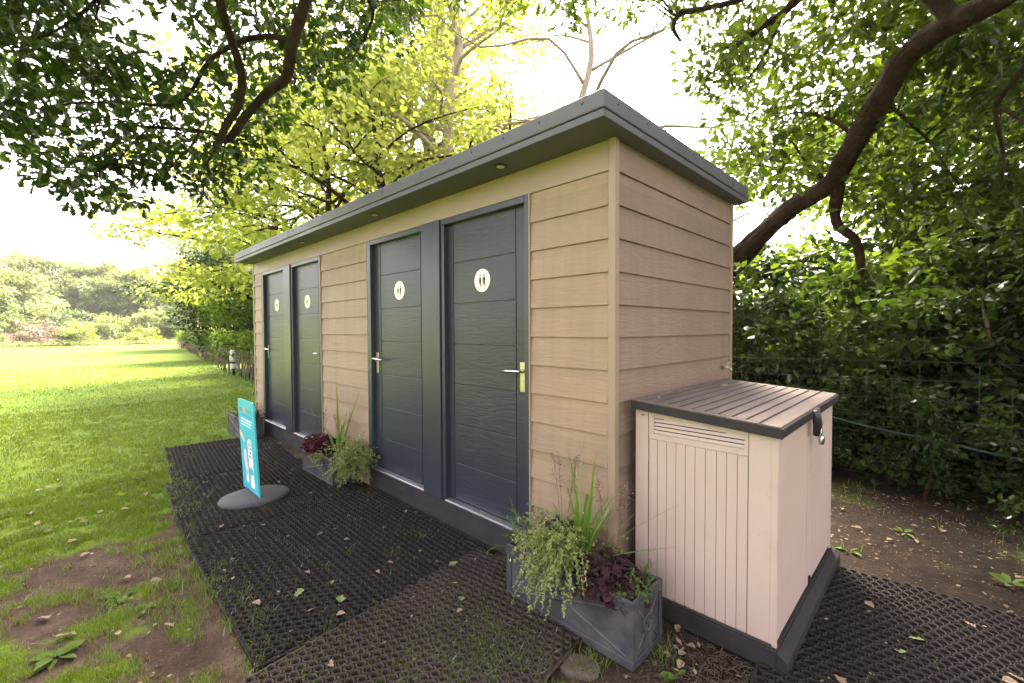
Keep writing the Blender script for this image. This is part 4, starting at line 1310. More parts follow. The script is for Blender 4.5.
def spiky(loc, n, lmin, lmax, w, label, lean=0.35, name='spiky_grass', fixed=()):
    o = thing(name, label, 'plant', loc)
    mb = MB()
    specs = list(fixed) + [(rnd.uniform(0, 6.28), rnd.uniform(0.1, lean), rnd.uniform(lmin, lmax), rnd.uniform(0.05, 0.6)) for _ in range(n)]
    for a, le, l, droop in specs:
        ax, ay = math.cos(a), math.sin(a)
        px, py = -ay, ax
        sx, sy = rnd.uniform(-.02, .02), rnd.uniform(-.02, .02)
        vs, fs = [], []
        k = 9
        for i in range(k + 1):
            t = i / k
            r = l * (le * t + droop * 0.35 * t ** 3)
            z = l * (t * math.cos(le) - droop * 0.25 * t ** 3)
            ww = w * (0.7 + 0.5 * t) * (1 - t ** 2.2) / 2 + 0.0004
            for s, lift in ((-1, 0.25), (0, 0), (1, 0.25)):
                vs.append((sx + ax * r + px * ww * s - ax * ww * lift, sy + ay * r + py * ww * s - ay * ww * lift, z))
        for i in range(k):
            for s in range(2):
                fs.append((i * 3 + s, i * 3 + s + 1, (i + 1) * 3 + s + 1, (i + 1) * 3 + s))
        mb.add(vs, fs, 0, True)
    mb.build('blades', M['blade'], o)
    return o

def heuchera(loc, rad, n, label, material, stalks=0, size=0.07, stalk_h=0.45, squash=(1, 1)):
    o = thing('coral_bells', label, 'plant', loc)
    d = unit(rng.normal(size=(n, 3)) * np.array([1, 1, 0.6]) + np.array([0, 0, 0.55]))
    d[:, 2] = np.abs(d[:, 2])
    rr = rng.uniform(0.65, 1.0, (n, 1)) * rad
    pos = d * rr * np.array([squash[0], squash[1], 0.85])
    axis = d * np.array([1, 1, 0.2]) + rng.normal(scale=0.35, size=(n, 3)) + np.array([0, 0, -0.25])
    nor = d * 0.6 + np.array([0, 0, 0.8]) + rng.normal(scale=0.3, size=(n, 3))
    leaves('foliage', pos, axis, nor, size * rng.uniform(0.6, 1.15, n), 'round', material, o, fold=0.42, droop=0.3)
    mb = MB()
    for i in range(0, n, 2):
        mb.tube([(pos[i][0] * .1, pos[i][1] * .1, 0), (pos[i][0] * .6, pos[i][1] * .6, pos[i][2] * .7), tuple(pos[i])], 0.0014, 4)
    mb.build('leaf_stalks', M['twig'], o)
    for s in range(stalks):
        a = rnd.uniform(0, 6.28)
        l = stalk_h * rnd.uniform(0.75, 1.1)
        P = [(0.02 * math.cos(a), 0.02 * math.sin(a), 0.05), (0.05 * math.cos(a), 0.05 * math.sin(a), l * 0.6), (0.08 * math.cos(a), 0.08 * math.sin(a), l)]
        mb = MB()
        mb.tube(smooth_path(P, 5), 0.0013, 4)
        pts = smooth_path(P, 14)
        pts = pts[len(pts) // 2:]
        f = np.repeat(np.array(pts), 4, axis=0) + rng.normal(scale=0.012, size=(len(pts) * 4, 3)) * np.array([1, 1, 0.5])
        st = mb.build('flower_stalk', M['twig'], o)
        leaves('bells', f, rng.normal(size=f.shape) + np.array([0, 0, -0.6]), rng.normal(size=f.shape), np.full(len(f), 0.010), 'quad', M['bell'], st)
    return o

def sprigs(loc, name, label, n, starts, dirs, length, material, leaf=0.012, per=26, droop=1.0, stemr=0.0012, fan=0.35, width=0.9, template='ovate', stem='stem'):
    """many thin stems with small leaves, hanging or upright"""
    o = thing(name, label, 'plant', loc)
    mb = MB()
    LP, LA, LN, LL = [], [], [], []
    for _ in range(n):
        s = np.array(starts()) 
        d = np.array(dirs()) + rng.normal(scale=fan, size=3)
        d /= np.linalg.norm(d)
        l = length * rnd.uniform(0.55, 1.15)
        pts = [s]
        q = s.copy()
        for i in range(7):
            q = q + d * l / 7
            d = d + np.array([0, 0, -0.10 * droop]) + rng.normal(scale=0.09, size=3)
            d /= np.linalg.norm(d)
            pts.append(q.copy())
        mb.tube(pts, [stemr] * len(pts), 4, cap=False)
        pts = np.array(pts)
        for _k in range(per):
            t = rnd.uniform(0.12, 1.0) * 7
            i = min(int(t), 6)
            c = pts[i] + (pts[i + 1] - pts[i]) * (t - i)
            a = rng.normal(size=3)
            a = a + (pts[i + 1] - pts[i]) / (l / 7) * 0.8
            LP.append(c); LA.append(a); LN.append(rng.normal(size=3) + np.array([0, 0, 0.6])); LL.append(leaf * rnd.uniform(0.6, 1.2))
    mb.build('stems', M[stem], o)
    leaves('foliage', np.array(LP), np.array(LA), np.array(LN), np.array(LL), template, material, o, width=width)
    return o

# nearest planter, in front of the corner
H1 = 0.30
planter((-0.103, -0.175, 0.0), 0.775, 0.272, H1, 'grey faux lead planter nearest the camera, at the cabin corner', 0.0)
zs = H1 - 0.035
spiky((-0.10, -0.14, zs), 20, 0.28, 0.5, 0.023, 'tall spiky bright green blades rising from the nearest planter', 0.5,
      fixed=((2.9, 0.22, 0.58, 0.05), (1.2, 0.03, 0.66, 0.0), (-0.5, 0.18, 0.62, 0.02), (0.1, 0.75, 0.66, 0.15), (0.4, 0.6, 0.40, 0.1), (0.0, 1.0, 0.5, 0.1), (3.3, 0.5, 0.35, 0.2)))
heuchera((0.085, -0.20, zs - 0.01), 0.155, 300, 'dark plum coral bells with crinkled leaves at the right end of the nearest planter', M['heuchera'], 0, 0.05, squash=(1.2, 0.9))
heuchera((-0.28, -0.07, zs + 0.09), 0.09, 60, 'small bronze coral bells with pink flower stalks at the back of the nearest planter', M['heuchera'], 5, 0.05, 0.42)
heuchera((0.02, -0.055, zs + 0.02), 0.07, 30, 'coral bells with feathery pink flower stalks behind the spiky blades', M['heuchera'], 5, 0.045, 0.42)
sprigs((-0.155, -0.24, zs + 0.02), 'trailing_thyme', 'pale green trailing thyme spilling over the front of the nearest planter', 175,
       lambda: (rnd.uniform(-0.07, 0.07), rnd.uniform(-0.04, 0.05), rnd.uniform(-0.02, 0.07)),
       lambda: (rnd.uniform(-0.22, 0.22), rnd.uniform(-0.6, -0.2), rnd.uniform(0.1, 1.5)), 0.29, M['thyme'], 0.017, 36, 3.1, fan=0.2, width=0.8)
sprigs((-0.10, -0.09, zs), 'thyme_tuft', 'tuft of upright grey green thyme between blades and plum leaves', 40,
       lambda: (rnd.uniform(-0.08, 0.12), rnd.uniform(-0.05, 0.05), 0), lambda: (rnd.uniform(-.3, .3), rnd.uniform(-.3, .2), 1), 0.22, M['thyme'], 0.014, 26, 0.6)
sprigs((-0.43, -0.17, zs), 'feathery_herb', 'feathery green herb with yellow tips leaning over the left end of the nearest planter', 26,
       lambda: (rnd.uniform(-0.05, 0.05), rnd.uniform(-0.07, 0.07), 0), lambda: (rnd.uniform(-0.7, 0.1), rnd.uniform(-0.5, 0.3), 1), 0.26, M['herb'], 0.017, 16, 1.4, width=0.6)
sprigs((0.235, -0.15, zs), 'green_creeper', 'fresh green creeping herb at the right rim of the nearest planter', 30,
       lambda: (rnd.uniform(-0.03, 0.03), rnd.uniform(-0.1, 0.08), 0), lambda: (rnd.uniform(-0.2, 0.4), rnd.uniform(-0.4, 0.2), 1), 0.12, M['herb'], 0.016, 18, 1.2)

# second planter, between the two pairs of doors
H2 = 0.262
planter((-3.19, -0.15, 0.0), 0.74, 0.25, H2, 'grey faux lead planter between the two pairs of doors')
zs = H2 - 0.035
spiky((-3.08, -0.10, zs), 9, 0.3, 0.52, 0.022, 'tall spiky green blades in the planter between the door pairs', 0.45,
      fixed=((3.0, 0.12, 0.74, 0.0), (0.2, 0.42, 0.76, 0.08), (2.6, 0.6, 0.5, 0.1), (0.5, 0.25, 0.52, 0.0)))
heuchera((-3.36, -0.17, zs + 0.03), 0.175, 260, 'wine red coral bells at the left of the planter between the door pairs', M['heuchera_red'], 3, 0.055, 0.4, squash=(1.15, 0.85))
heuchera((-3.05, -0.07, zs + 0.04), 0.09, 40, 'dark bronze coral bells behind the blades between the door pairs', M['heuchera'], 6, 0.05, 0.42)
sprigs((-2.69, -0.12, zs + 0.01), 'bushy_thyme', 'bushy pale green thyme at the right end of the planter between the door pairs', 330,
       lambda: (rnd.uniform(-0.08, 0.06), rnd.uniform(-0.08, 0.06), rnd.uniform(-0.04, 0.06)),
       lambda: (rnd.uniform(-0.05, 0.9), rnd.uniform(-0.6, 0.3), rnd.uniform(0.1, 1.5)), 0.25, M['thyme'], 0.016, 34, 2.2, fan=0.4)
sprigs((-3.12, -0.26, zs), 'hanging_thyme', 'short thyme sprigs over the front rim of the planter between the door pairs', 40,
       lambda: (rnd.uniform(-0.06, 0.1), 0.02, 0.02), lambda: (rnd.uniform(-.3, .3), -0.7, 0.5), 0.12, M['thyme'], 0.013, 22, 2.5)

# third planter at the far end
planter((-5.78, -0.24, 0.0), 0.74, 0.25, 0.29, 'grey faux lead planter at the far end of the cabin, behind the sign')
spiky((-5.72, -0.2, 0.26), 16, 0.3, 0.5, 0.02, 'dark green spiky tuft in the far planter behind the sign', 0.5)
sprigs((-5.9, -0.25, 0.26), 'herb_tuft', 'olive green herb tuft at the left end of the far planter', 60,
       lambda: (rnd.uniform(-0.15, 0.15), rnd.uniform(-0.08, 0.08), 0), lambda: (rnd.uniform(-.5, .3), rnd.uniform(-.5, .3), 1), 0.17, M['thyme'], 0.016, 24, 1.2)
sprigs((-5.50, -0.25, 0.26), 'fern_tuft', 'dark green ferny plant at the right end of the far planter', 50,
       lambda: (rnd.uniform(-0.1, 0.1), rnd.uniform(-0.08, 0.08), 0), lambda: (rnd.uniform(-.3, .5), rnd.uniform(-.5, .3), 1), 0.22, M['dark_leaf'], 0.02, 24, 1.4)

# broad leaved weeds in the bare ground
def weed(x, y, n, size, label, material='herb', up=0.35):
    o = thing('dock_weed', label, 'weed', (x, y, float(ground_z(np.array(x), np.array(y)))))
    a = rng.uniform(0, 2 * math.pi, n)
    ax = np.stack([np.cos(a), np.sin(a), rng.uniform(up * .5, up * 1.6, n)], -1)
    pos = ax * 0.012 + np.array([0, 0, 0.004])
    leaves('foliage', pos, ax, np.tile([0, 0, 1.0], (n, 1)) + rng.normal(scale=0.25, size=(n, 3)), size * rng.uniform(0.6, 1.1, n), 'ovate', M[material], o, fold=0.3, droop=0.35, width=0.85)
weed(-2.03, -1.80, 11, 0.08, 'broad leaved weed among the bare earth beside the mats, the larger one')
weed(-1.78, -1.73, 7, 0.06, 'small broad leaved weed just right of the larger weed')
weed(-1.62, -2.05, 11, 0.085, 'broad leaved weed at the lower left corner on bare earth')
weed(-1.05, -1.05, 6, 0.07, 'weed growing up through the mats near the seam')
weed(1.02, 2.2, 5, 0.07, 'green seedling on the bare earth right of the storage box', up=0.5)
weed(0.78, 1.62, 6, 0.06, 'small weed at the far foot of the storage box', up=0.6)
weed(1.5, 1.75, 8, 0.08, 'leafy weed at the back edge of the right hand mat', up=0.6)
weed(0.42, -0.2, 6, 0.06, 'tiny weed in the bark chips between planter and storage box', up=0.6)

# ------------------------------------------------------------------ vegetation
def limb_tubes(mb, limbs, sides=10, step=4, mi=0, wob=0.12, ridge=0.0):
    for l in limbs:
        P = smooth_path(l, step)
        mb.tube([p[:3] for p in P], [max(p[3], 0.003) for p in P], sides, mi, wob=wob, ridge=ridge)

def twigs_to(mb, limbs, centres, r0=0.008, maxd=1.6, sides=5, reach=None):
    """thin twigs from the nearest limb to each spray of leaves"""
    pts = np.array([p for l in limbs for p in smooth_path(l, 4)])
    for c in centres:
        c = np.array(c)
        d = np.linalg.norm(pts[:, :3] - c, axis=1) + pts[:, 3] * 3
        i = int(np.argmin(d))
        if d[i] > maxd:
            continue
        p = pts[i, :3]
        mid = p * 0.45 + c * 0.55 + rng.normal(scale=0.06, size=3) * d[i] + np.array([0, 0, 0.06 * d[i]])
        r = min(r0 * (0.6 + d[i] * 0.7), max(pts[i, 3] * 0.7, 0.004))
        P = smooth_path([np.append(p, r), np.append(mid, r * 0.65), np.append(c, r * 0.3)], 4)
        mb.tube([q[:3] for q in P], [max(q[3], 0.0015) for q in P], sides, cap=False)

LEFT_OAK_LIMBS = [[(-2.18, -0.49, 4.67, 0.043), (-2.29, -0.55, 4.34, 0.042), (-2.43, -0.59, 4.08, 0.042), (-2.72, -0.6, 3.85, 0.043), (-2.92, -0.58, 3.68, 0.041), (-3.12, -0.68, 3.58, 0.037), (-3.34, -0.79, 3.42, 0.033), (-3.55, -0.89, 3.24, 0.03), (-3.7, -0.99, 3.32, 0.02), (-4.0, -1.26, 3.37, 0.015), (-4.36, -1.68, 3.38, 0.008), (-4.61, -1.98, 3.28, 0.005)], [(-2.32, -1.27, 4.32, 0.033), (-2.58, -1.18, 4.13, 0.032), (-2.77, -1.1, 3.99, 0.031), (-2.96, -0.98, 3.82, 0.032), (-3.13, -0.87, 3.68, 0.032), (-3.28, -0.86, 3.47, 0.032), (-3.42, -0.93, 3.31, 0.031), (-3.53, -1.0, 3.06, 0.024)], [(-2.72, -0.61, 3.89, 0.028), (-2.84, -0.74, 3.92, 0.022), (-3.0, -0.86, 3.91, 0.02), (-3.21, -1.02, 3.82, 0.018), (-3.37, -1.09, 3.74, 0.017), (-3.56, -1.14, 3.62, 0.016), (-3.74, -1.27, 3.49, 0.015), (-4.0, -1.62, 3.48, 0.01), (-4.24, -1.95, 3.43, 0.007), (-4.49, -2.21, 3.3, 0.003)], [(-4.06, -1.35, 3.4, 0.008), (-4.06, -1.46, 3.26, 0.007), (-4.13, -1.58, 3.07, 0.006), (-4.21, -1.72, 2.84, 0.004), (-4.25, -1.8, 2.68, 0.003)], [(-3.77, -1.06, 3.33, 0.009), (-3.83, -1.13, 3.18, 0.009), (-3.86, -1.18, 3.11, 0.007), (-3.97, -1.27, 2.98, 0.006), (-4.08, -1.34, 2.8, 0.004)], [(-3.54, -1.0, 3.09, 0.011), (-3.62, -1.06, 2.97, 0.009), (-3.7, -1.08, 2.88, 0.008), (-3.73, -1.05, 2.77, 0.007), (-3.83, -1.09, 2.61, 0.004)], [(-3.56, -0.9, 3.22, 0.009), (-3.62, -0.92, 3.06, 0.008), (-3.65, -0.9, 2.94, 0.007), (-3.7, -0.94, 2.78, 0.003)], [(-2.58, -1.18, 4.13, 0.024), (-2.81, -1.45, 4.04, 0.018), (-3.13, -1.7, 3.94, 0.014), (-3.31, -1.83, 3.82, 0.012), (-3.48, -1.96, 3.71, 0.009), (-3.72, -2.12, 3.66, 0.006), (-3.96, -2.38, 3.58, 0.004)], [(-2.29, -0.55, 4.34, 0.028), (-2.49, -0.19, 4.48, 0.021), (-2.71, 0.13, 4.52, 0.016), (-2.99, 0.21, 4.44, 0.011), (-3.26, 0.17, 4.27, 0.007)], [(-3.15, -1.75, 3.91, 0.009), (-3.24, -1.78, 3.74, 0.007), (-3.41, -1.85, 3.61, 0.005), (-3.59, -1.97, 3.45, 0.004)]]
RIGHT_OAK_LIMBS = [[(-2.81, 6.05, 1.15, 0.264), (-1.97, 5.66, 1.83, 0.208), (-1.06, 5.09, 2.47, 0.158), (-0.55, 4.66, 2.78, 0.115), (-0.13, 4.2, 2.93, 0.098), (0.32, 3.65, 2.97, 0.087), (0.49, 3.32, 3.09, 0.089), (0.61, 3.09, 3.19, 0.088), (0.8, 2.74, 3.35, 0.084), (0.94, 2.48, 3.47, 0.079), (1.07, 2.31, 3.5, 0.074), (1.22, 2.15, 3.48, 0.068), (1.44, 1.95, 3.43, 0.059), (1.67, 1.69, 3.45, 0.056), (1.92, 1.57, 3.79, 0.047)], [(0.4, 3.61, 2.95, 0.065), (0.37, 3.7, 2.81, 0.056), (0.34, 3.82, 2.71, 0.052), (0.36, 3.9, 2.58, 0.05), (0.48, 3.99, 2.44, 0.046), (0.53, 4.07, 2.27, 0.044), (0.52, 4.14, 2.07, 0.041), (0.44, 4.25, 1.87, 0.034), (0.45, 4.36, 1.69, 0.027), (0.51, 4.57, 1.27, 0.017)], [(1.77, 1.95, 3.12, 0.023), (1.61, 2.17, 3.15, 0.019), (1.53, 2.3, 3.1, 0.018), (1.44, 2.55, 3.02, 0.016), (1.44, 2.63, 2.93, 0.014), (1.49, 2.8, 2.7, 0.01), (1.48, 2.9, 2.49, 0.006)], [(1.45, 2.56, 2.98, 0.009), (1.54, 2.59, 2.89, 0.008), (1.67, 2.67, 2.73, 0.005)], [(1.22, 2.15, 3.48, 0.051), (0.93, 2.29, 4.05, 0.044), (0.42, 2.5, 4.37, 0.04), (0.08, 2.77, 4.4, 0.034), (-0.15, 2.92, 4.45, 0.03), (-0.43, 3.08, 4.45, 0.022), (-0.67, 3.17, 4.35, 0.015), (-0.86, 3.23, 4.34, 0.008)], [(0.42, 2.5, 4.37, 0.03), (0.03, 2.54, 4.56, 0.027), (-0.22, 2.57, 4.58, 0.026), (-0.5, 2.56, 4.64, 0.026), (-0.67, 2.53, 4.68, 0.025), (-0.8, 2.52, 4.7, 0.024), (-0.87, 2.55, 4.61, 0.021), (-0.83, 2.65, 4.5, 0.013)], [(0.08, 2.77, 4.4, 0.02), (-0.07, 2.94, 4.25, 0.016), (-0.21, 3.07, 4.16, 0.013), (-0.36, 3.17, 4.1, 0.008)], [(0.61, 3.09, 3.19, 0.024), (0.39, 3.18, 3.46, 0.015), (0.12, 3.27, 3.65, 0.011), (-0.13, 3.41, 3.72, 0.007)], [(0.8, 2.74, 3.35, 0.022), (0.94, 2.91, 3.2, 0.014), (1.09, 3.08, 3.01, 0.01), (1.18, 3.24, 2.84, 0.007), (1.29, 3.39, 2.64, 0.004)], [(0.32, 3.65, 2.97, 0.02), (0.1, 3.63, 3.27, 0.013), (-0.04, 3.62, 3.53, 0.008), (-0.26, 3.72, 3.68, 0.006)]]
LEFT_OAK_CLUMPS = [(-4.06, -2.46, 3.63), (-4.85, -2.53, 4.72), (-3.48, -0.67, 4.55), (-3.37, 0.17, 4.47), (-3.44, -0.58, 5.01), (-3.67, -1.93, 2.66), (-3.17, 0.23, 5.44), (-4.19, -2.6, 3.39), (-4.69, -2.1, 4.22), (-4.25, -1.74, 4.59), (-3.88, -1.38, 3.04), (-4.47, -1.76, 3.09), (-2.98, -1.29, 3.97), (-3.27, 0.63, 5.54), (-4.62, -1.48, 2.84), (-3.97, -0.46, 3.64), (-3.63, -2.05, 3.11), (-3.74, -0.44, 3.7), (-3.09, -0.17, 4.7), (-3.81, 0.12, 4.68), (-3.5, 0.06, 5.16), (-4.81, -0.8, 4.42), (-3.23, -1.8, 3.52), (-5.08, -1.34, 3.87), (-3.81, 0.87, 5.2), (-3.43, -2.18, 3.43), (-3.86, -2.25, 3.35), (-3.43, -1.28, 3.49), (-3.12, 0.16, 4.67), (-3.4, -2.38, 4.04), (-5.28, -1.65, 2.97), (-4.7, -1.46, 3.8), (-4.62, -1.07, 3.63), (-3.36, -2.47, 3.89), (-3.22, -2.04, 3.77), (-3.02, 0.22, 4.46), (-4.85, -1.38, 3.64), (-4.15, -0.23, 4.79), (-2.87, -1.34, 4.26), (-3.06, -0.02, 5.22), (-4.61, -1.11, 3.88), (-4.1, -1.06, 3.81), (-3.75, -0.75, 4.61), (-4.29, -0.34, 5.26), (-3.75, -1.84, 3.64), (-3.86, -1.99, 2.73), (-2.84, -0.72, 4.16), (-4.41, -2.14, 3.25), (-5.02, -1.88, 4.04), (-3.68, -1.95, 4.08), (-4.39, -2.06, 3.88), (-5.14, -1.99, 3.72), (-4.07, -1.53, 3.09), (-3.24, -0.85, 3.69), (-3.12, 0.23, 4.32), (-3.4, -1.66, 4.36), (-3.96, -2.0, 4.48), (-3.09, -1.46, 4.36), (-2.71, 0.23, 4.87), (-3.57, -1.13, 4.47), (-3.37, -1.75, 3.53), (-4.53, -1.61, 2.77), (-4.24, -0.9, 3.8), (-4.51, -1.77, 2.88), (-3.17, 0.72, 5.38), (-3.0, 0.19, 5.02), (-4.7, -1.95, 4.25), (-3.33, -2.1, 3.48), (-3.48, -2.36, 3.82), (-3.71, 0.3, 5.13), (-2.63, 0.24, 4.6), (-4.45, -0.72, 5.1), (-4.39, -1.6, 3.69), (-5.36, -1.86, 3.49), (-4.01, -0.76, 5.17), (-4.11, -0.44, 4.25), (-4.11, -1.92, 4.07), (-3.76, -2.41, 3.13), (-4.44, -1.71, 3.64), (-4.47, -2.42, 3.15), (-3.49, -1.18, 3.13), (-3.26, -1.84, 3.8), (-3.72, -2.45, 3.65), (-5.37, -2.3, 3.21), (-3.95, -2.51, 3.93), (-4.39, -0.91, 3.36), (-4.76, -0.35, 4.25), (-3.71, -2.1, 4.15), (-5.05, -2.22, 3.36), (-4.13, -2.37, 3.86), (-4.01, -2.01, 4.29), (-3.42, -1.59, 3.58), (-3.83, -2.49, 2.97), (-3.96, -0.89, 2.94), (-3.4, -1.38, 4.33), (-3.34, -0.36, 4.26), (-5.21, -2.02, 3.95), (-3.34, -1.12, 3.6), (-3.62, -0.3, 4.17), (-4.26, -0.48, 3.3), (-4.58, -2.54, 3.49), (-5.12, -2.46, 3.87), (-4.96, -2.37, 3.85), (-4.35, -1.65, 3.1), (-2.83, -0.17, 4.86), (-3.53, -1.49, 3.66), (-4.16, -1.86, 2.68), (-3.99, -1.11, 3.61), (-4.38, -1.9, 2.99), (-4.16, -2.37, 3.79), (-3.62, -1.72, 4.33), (-2.87, -0.4, 4.92), (-4.49, -1.15, 3.22), (-5.01, -0.82, 3.09), (-4.73, -2.38, 4.3), (-4.79, -2.57, 4.48), (-3.14, -1.73, 4.21), (-4.57, -2.62, 3.35), (-3.29, -1.26, 4.38), (-4.24, -1.31, 3.35), (-3.79, -1.5, 4.78), (-2.66, 0.33, 5.15), (-3.69, -2.35, 4.1), (-5.12, -2.2, 3.91), (-3.58, -2.29, 2.83), (-3.84, -0.71, 4.5), (-3.79, -2.3, 4.01), (-3.54, 0.25, 4.32), (-4.48, -1.84, 3.69), (-3.08, -1.93, 4.05), (-4.35, -0.04, 4.2), (-2.89, -1.2, 4.2), (-5.22, -2.64, 3.17), (-3.73, -0.39, 4.16), (-4.84, -2.36, 4.67), (-3.16, -1.09, 4.17), (-2.7, -1.1, 4.38), (-4.42, -2.34, 4.67), (-4.24, -1.57, 3.38), (-4.2, -1.17, 3.01), (-4.54, -1.57, 4.13), (-3.64, -1.7, 3.24), (-4.1, -0.51, 5.34), (-3.48, -0.37, 5.27), (-4.64, -1.46, 5.01), (-4.26, -0.71, 4.36), (-3.79, -2.26, 3.08), (-4.16, -1.51, 4.59), (-3.73, -0.23, 4.83), (-4.16, -2.22, 4.38), (-4.05, -2.57, 3.77), (-2.9, -0.21, 3.9), (-2.38, 0.31, 4.53), (-3.91, -0.99, 2.99), (-4.6, -2.1, 3.07), (-4.54, -0.9, 4.73), (-4.61, -0.67, 3.52), (-4.56, -1.69, 3.26), (-3.13, -1.84, 4.02), (-4.46, -2.23, 3.52), (-5.11, -0.73, 3.84), (-4.94, -2.65, 3.82), (-2.99, -0.26, 4.33), (-4.26, -0.26, 4.21), (-2.99, -1.24, 4.46), (-3.64, -2.43, 3.82), (-4.56, -2.47, 3.26), (-3.65, -0.64, 3.3), (-3.45, 0.55, 5.08), (-3.88, -2.06, 3.99), (-4.64, -0.3, 4.36), (-4.62, -1.9, 3.59), (-3.89, -0.7, 3.03), (-3.29, -2.37, 3.56), (-3.3, -2.14, 4.01), (-4.85, -2.41, 3.91), (-2.95, -0.31, 3.73), (-3.76, -0.73, 3.29), (-4.21, -1.87, 4.46), (-4.34, -1.34, 3.01), (-3.83, -2.16, 4.06), (-4.5, -2.05, 4.66), (-4.88, -1.94, 4.14), (-5.43, -2.51, 3.23), (-3.57, -1.77, 3.39), (-3.54, -0.93, 4.15), (-4.12, -2.55, 3.73), (-4.22, -1.48, 3.03), (-3.03, -0.78, 4.45), (-3.15, -2.14, 4.01), (-4.02, -1.65, 3.71), (-5.04, -1.38, 3.52), (-3.76, -0.12, 5.32), (-3.97, -1.59, 4.02), (-2.94, -0.43, 4.21), (-3.68, -0.15, 4.37), (-4.85, -0.51, 4.06), (-3.47, -2.37, 3.16), (-3.07, 0.0, 4.82), (-3.89, -0.46, 4.37), (-4.49, -0.78, 4.47), (-4.77, -1.4, 4.07), (-4.04, -0.27, 4.57), (-3.43, -2.28, 3.03), (-4.56, -1.21, 3.93), (-2.72, -0.94, 5.67), (-1.75, 0.01, 5.81), (-3.41, -2.09, 4.69), (-2.39, -1.3, 5.13), (-1.21, 0.1, 4.74), (-2.14, -0.65, 4.61), (-1.19, -0.02, 5.44), (-1.65, -1.11, 5.52), (-2.8, -1.76, 4.13), (-3.21, -2.71, 5.29), (-2.72, -2.45, 4.66), (-3.55, -2.72, 3.98), (-0.89, -0.22, 5.31), (-3.11, -2.13, 4.82), (-1.73, -0.18, 6.28), (-2.02, -1.66, 5.24), (-1.98, -2.39, 3.89), (-1.44, -0.64, 4.21), (-2.01, -0.26, 5.79), (-1.34, 0.25, 4.42), (-2.57, -2.48, 3.82), (-2.04, -1.19, 5.18), (-1.33, -0.39, 5.97), (-1.75, -2.44, 4.27), (-2.2, -2.51, 3.68), (-0.97, -0.16, 5.74), (-1.68, -1.78, 4.26), (-2.4, -1.41, 4.66), (-2.82, -2.41, 5.43), (-0.75, -0.58, 4.91), (-1.13, -0.85, 4.62), (-1.86, -1.02, 5.68), (-2.12, 0.31, 5.52), (-3.03, -2.72, 4.05), (-2.55, -0.53, 5.78), (-3.58, -2.8, 4.55), (-3.52, -1.42, 5.11), (-2.22, -1.39, 4.74), (-1.5, -1.47, 4.86), (-1.05, -0.18, 6.02), (-2.45, -0.45, 5.49), (-3.36, -2.09, 4.25), (-2.17, 0.35, 5.37), (-2.34, -1.86, 4.88), (-1.7, -1.36, 4.61), (-2.77, -1.95, 5.78), (-1.81, -1.02, 4.01), (-2.06, -1.24, 4.68), (-1.24, -0.46, 5.27), (-1.95, -2.11, 4.37), (-3.5, -2.71, 4.29), (-2.94, -1.87, 4.82), (-2.5, -2.32, 4.32), (-3.56, -2.31, 5.05), (-1.72, -1.0, 4.27), (-0.92, -0.78, 5.27), (-2.21, -2.16, 3.78), (-2.81, -2.5, 5.18), (-1.38, -1.76, 4.64), (-3.8, -2.6, 4.44), (-1.72, -0.2, 5.34), (-2.13, -0.47, 6.15), (-2.21, -0.99, 4.72), (-3.63, -2.34, 4.22), (-2.28, -0.38, 4.74), (-2.06, -1.49, 4.99), (-2.4, -2.18, 5.12), (-2.34, -1.12, 4.38), (-1.93, -2.33, 4.16), (-2.18, -2.47, 3.8), (-2.15, -1.69, 5.05), (-2.95, -1.6, 4.28), (-1.58, -0.79, 4.91), (-2.17, -0.45, 4.92), (-1.83, -1.43, 4.04), (-2.03, -1.39, 5.65), (-2.03, -1.41, 5.16), (-2.38, -1.84, 5.42), (-1.52, -0.62, 4.77), (-1.66, -1.12, 5.07)]
